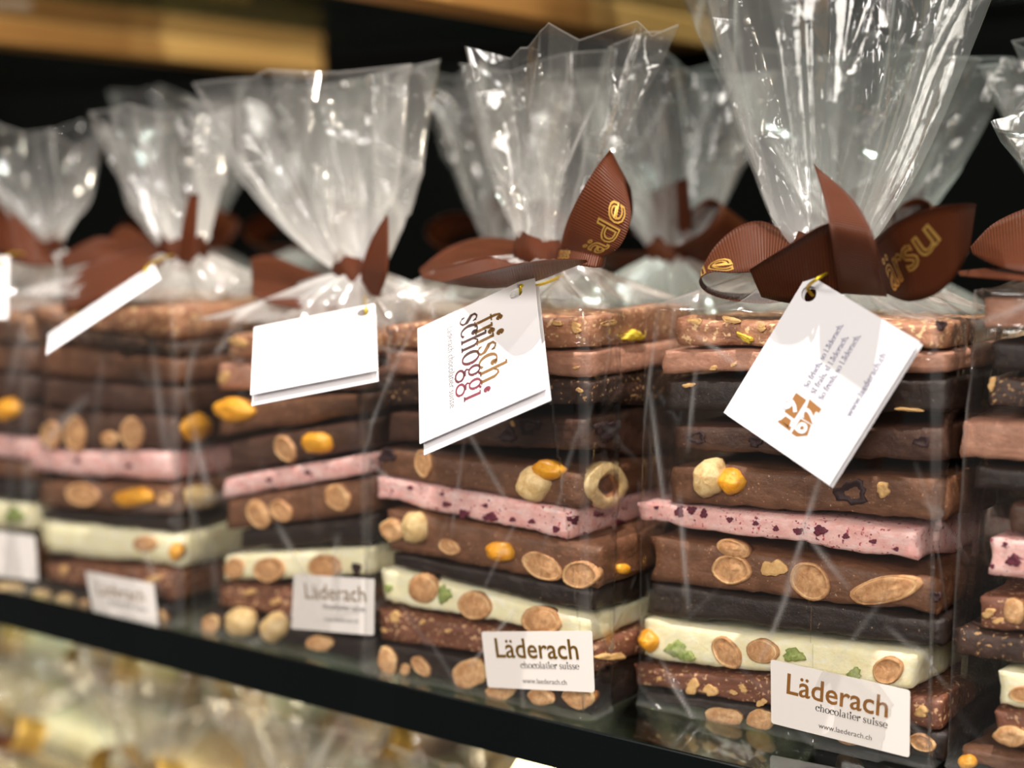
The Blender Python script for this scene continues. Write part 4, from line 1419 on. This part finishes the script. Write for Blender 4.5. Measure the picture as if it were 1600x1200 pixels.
# ------------------------------------------------------------------ second row
BACK = 'tied bags of the second row'
back = [(-0.170, 'second-row bag at the right end, behind the rightmost front bag', 'the right-end second-row bag', .9),
        (-0.279, 'second-row bag whose fan rises behind the diagonal tag', 'the bag behind the diagonal tag', 1.15),
        (-0.382, 'second-row bag with a shadowed bow between the two lettered tags', 'the bag behind the shadowed bow', 1.0),
        (-0.485, 'second-row bag with its bow showing left of the large-lettered tag', 'the bag behind the dark gap', .8),
        (-0.622, 'second-row bag behind the pale blurred tag', 'the bag behind the pale tag', .9),
        (-0.735, 'second-row bag behind the edge-on tag', 'the bag behind the edge-on tag', 1.0)]
kinds = ['dark', 'white', 'milk', 'pink', 'milk', 'darkmilk', 'light', 'rough']
looks = {'dark': 'plain dark slab', 'white': 'plain white slab', 'milk': 'plain milk slab', 'pink': 'plain pink slab', 'darkmilk': 'dark milk slab', 'light': 'pale milk slab', 'rough': 'crumbly milk slab'}
for bi, (xc, lab, nm, fs) in enumerate(back):
    rr = random.Random(100 + bi)
    Yf, w = 0.150, 0.096
    z = 0.001
    for i, k in enumerate(kinds):
        h = 0.0178
        o = slab(k, (xc - w / 2 + rr.uniform(0, .006), z, z + h), (xc + w / 2 - rr.uniform(0, .006), z, z + h), Yf + rr.uniform(0, .004), 0.07,
                 f'{looks[k]}, {ORD[i] + " from the bottom" if i and i < 7 else ("bottom" if i == 0 else "top")}, in {nm}', f'slabs in {nm}', 900 + bi * 20 + i, None, 0.45)
        z += h + 0.0006
    bag = bag_root('chocolate_bag', xc, Yf + .035, lab, BACK)
    nk = (xc + rr.uniform(-.006, .006), 0.188, 0.176)
    film(bag, xc - w / 2 - .001, xc + w / 2 + .001, Yf - .004, Yf + .077, z + .001, nk,
         (xc - .062 * fs - .01, xc + .058 * fs, 0.032, 0.19, 0.262, 0.258, 0.272), 60 + bi, 0.0020, pleats=9, hazy=2.2, fanpow=0.7)
    generic_bow(bag, nk, [(-.046, -.006, .004, 0.3 + .3 * rr.random()), (.040, -.012, .014, -0.5)], [(-.012 + .03 * rr.random(), -.014, .034)])

# ------------------------------------------------------------------ lower shelf: pale bags with gold ties
LOW = 'pale bags with gold ties on the lower shelf'
ln = 0
wordsX = ['first', 'second', 'third', 'fourth', 'fifth', 'sixth', 'seventh', 'eighth', 'ninth', 'tenth']
for row, (Yc, xs0, cnt, dxs) in enumerate([(0.090, -0.300, 6, -0.125), (0.215, -0.360, 7, -0.125), (0.345, -0.440, 8, -0.125)]):
    rowname = ['front', 'middle', 'rear'][row]
    for i in range(cnt):
        rr = random.Random(300 + row * 20 + i)
        xc, zb, w, d = xs0 + dxs * i, -0.26, 0.094, 0.082
        nm = f'the {wordsX[i]} {rowname}-row lower bag from the right'
        z = zb + .001
        for q in range(4):
            h = 0.024
            k = rr.choice(['blond', 'white', 'blond', 'light', 'blond'])
            lk = {'blond': 'blond chocolate block', 'white': 'white chocolate block', 'light': 'pale milk block'}[k]
            slab(k, (xc - w / 2 + rr.uniform(0, .008), z, z + h), (xc + w / 2 - rr.uniform(0, .008), z, z + h), Yc - d / 2 + rr.uniform(0, .006), d - .01,
                 f'{lk}, {["bottom", "second", "third", "top"][q]}, in {nm}', f'blocks in the {rowname}-row lower bags', 2000 + row * 200 + i * 10 + q, None, 0.3)
            z += h + .0006
        bag = bag_root('chocolate_bag', xc, Yc, f'pale tied bag, {wordsX[i]} from the right in the {rowname} row of the lower shelf', LOW, zb)
        nk = (xc, Yc, zb + 0.128)
        film(bag, xc - w / 2 - .001, xc + w / 2 + .001, Yc - d / 2 - .004, Yc + d / 2 + .002, z - zb + .001, nk,
             (xc - .058, xc + .058, 0.036, Yc, -0.062, -0.064, -0.054), 400 + row * 20 + i, 0.0032, pleats=8, lines=90, z0=zb, hazy=1.1)
        generic_bow(bag, nk, [(-.034, -.006, .006, 0.4), (.032, -.010, .010, -0.4)], [(.004, -.016, .028)], 'goldribbon', 0.018)

# a white bar with red sprinkles standing up at the front of the lower shelf
p = py(832, 1160, 0.034)
V, F = [], []
n = 14
for i in range(n + 1):
    q = i / n
    zz = -0.2595 + (p[2] + 0.2595) * q
    wd = 0.017 * (1 if q < .86 else math.sqrt(max(0.02, 1 - ((q - .86) / .14) ** 2)))
    for a in range(16):
        t = 2 * math.pi * a / 16
        V.append((p[0] + wd * math.cos(t), 0.034 + 0.006 * math.sin(t), zz + 0.003 * math.cos(t)))
for i in range(n):
    for a in range(16):
        F.append((i * 16 + a, i * 16 + (a + 1) % 16, (i + 1) * 16 + (a + 1) % 16, (i + 1) * 16 + a))
F.append(tuple(range(16))[::-1]); F.append(tuple(n * 16 + a for a in range(16)))
bar = mesh('chocolate_bar', V, F, 'white', origin=(p[0], .034, -0.2595))
tag(bar, 'upright white chocolate bar with red sprinkles, just below the thick shelf edge', 'chocolate')
for k in range(12):
    rr = random.Random(70 + k)
    c = np.array((p[0] - .008 + rr.uniform(-.008, .008), 0.0275, p[2] - 0.016 - rr.uniform(0, .006)))
    V, F = tube([c, c + np.array((rr.uniform(-.002, .002), 0, rr.uniform(.002, .004)))], 0.0009, 6)
    mesh('sprinkle', V, F, ['berry', 'white', 'pink'][k % 3], bar)

# ------------------------------------------------------------------ upper shelf
for i, (x, lab) in enumerate([(-0.905, 'oak crossbar under the upper shelf at the far left'), (-0.545, 'oak crossbar under the upper shelf, above the dark gap'), (-1.35, 'oak crossbar far along the upper shelf')]):
    V, F = box(x, x + 0.035, 0.06, 0.459, 0.3050, 0.3213, 0.0012)
    tag(mesh('shelf_crossbar', V, F, 'wood', smooth=False), lab, 'wooden bar', 'oak crossbars under the upper shelf')


def gift_box(x, y, w, d, h, mat, lab, lidmat):
    r = tag(empty('gift_box', (x + w / 2, y + d / 2, 0.3317)), lab, 'box', 'boxes on the upper shelf')
    V, F = box(x, x + w, y, y + d, 0.3317, 0.3317 + h * .66, 0.0012)
    mesh('box_base', V, F, mat, r, smooth=False)
    V, F = box(x - .0012, x + w + .0012, y - .0012, y + d + .0012, 0.3317 + h * .66, 0.3317 + h, 0.0012)
    mesh('box_lid', V, F, lidmat, r, smooth=False)
    V, F = box(x + w / 2 - .006, x + w / 2 + .006, y - .0018, y + d + .0018, 0.3317 + h, 0.3317 + h + .0006)
    mesh('box_ribbon', V, F, 'ribbon', r, smooth=False)


gift_box(-0.86, 0.12, 0.11, 0.14, 0.05, 'boxgold', 'gold card gift box on the upper shelf above the edge-on tag', 'boxgold')
gift_box(-0.72, 0.14, 0.11, 0.14, 0.05, 'boxgold', 'gold card gift box on the upper shelf, nearer the middle', 'boxgold')
gift_box(-1.00, 0.08, 0.10, 0.12, 0.05, 'boxwhite', 'white gift box at the far left of the upper shelf', 'boxwhite')
gift_box(-0.50, 0.16, 0.12, 0.14, 0.05, 'boxgold', 'gold card gift box on the upper shelf above the large-lettered tag', 'boxgold')
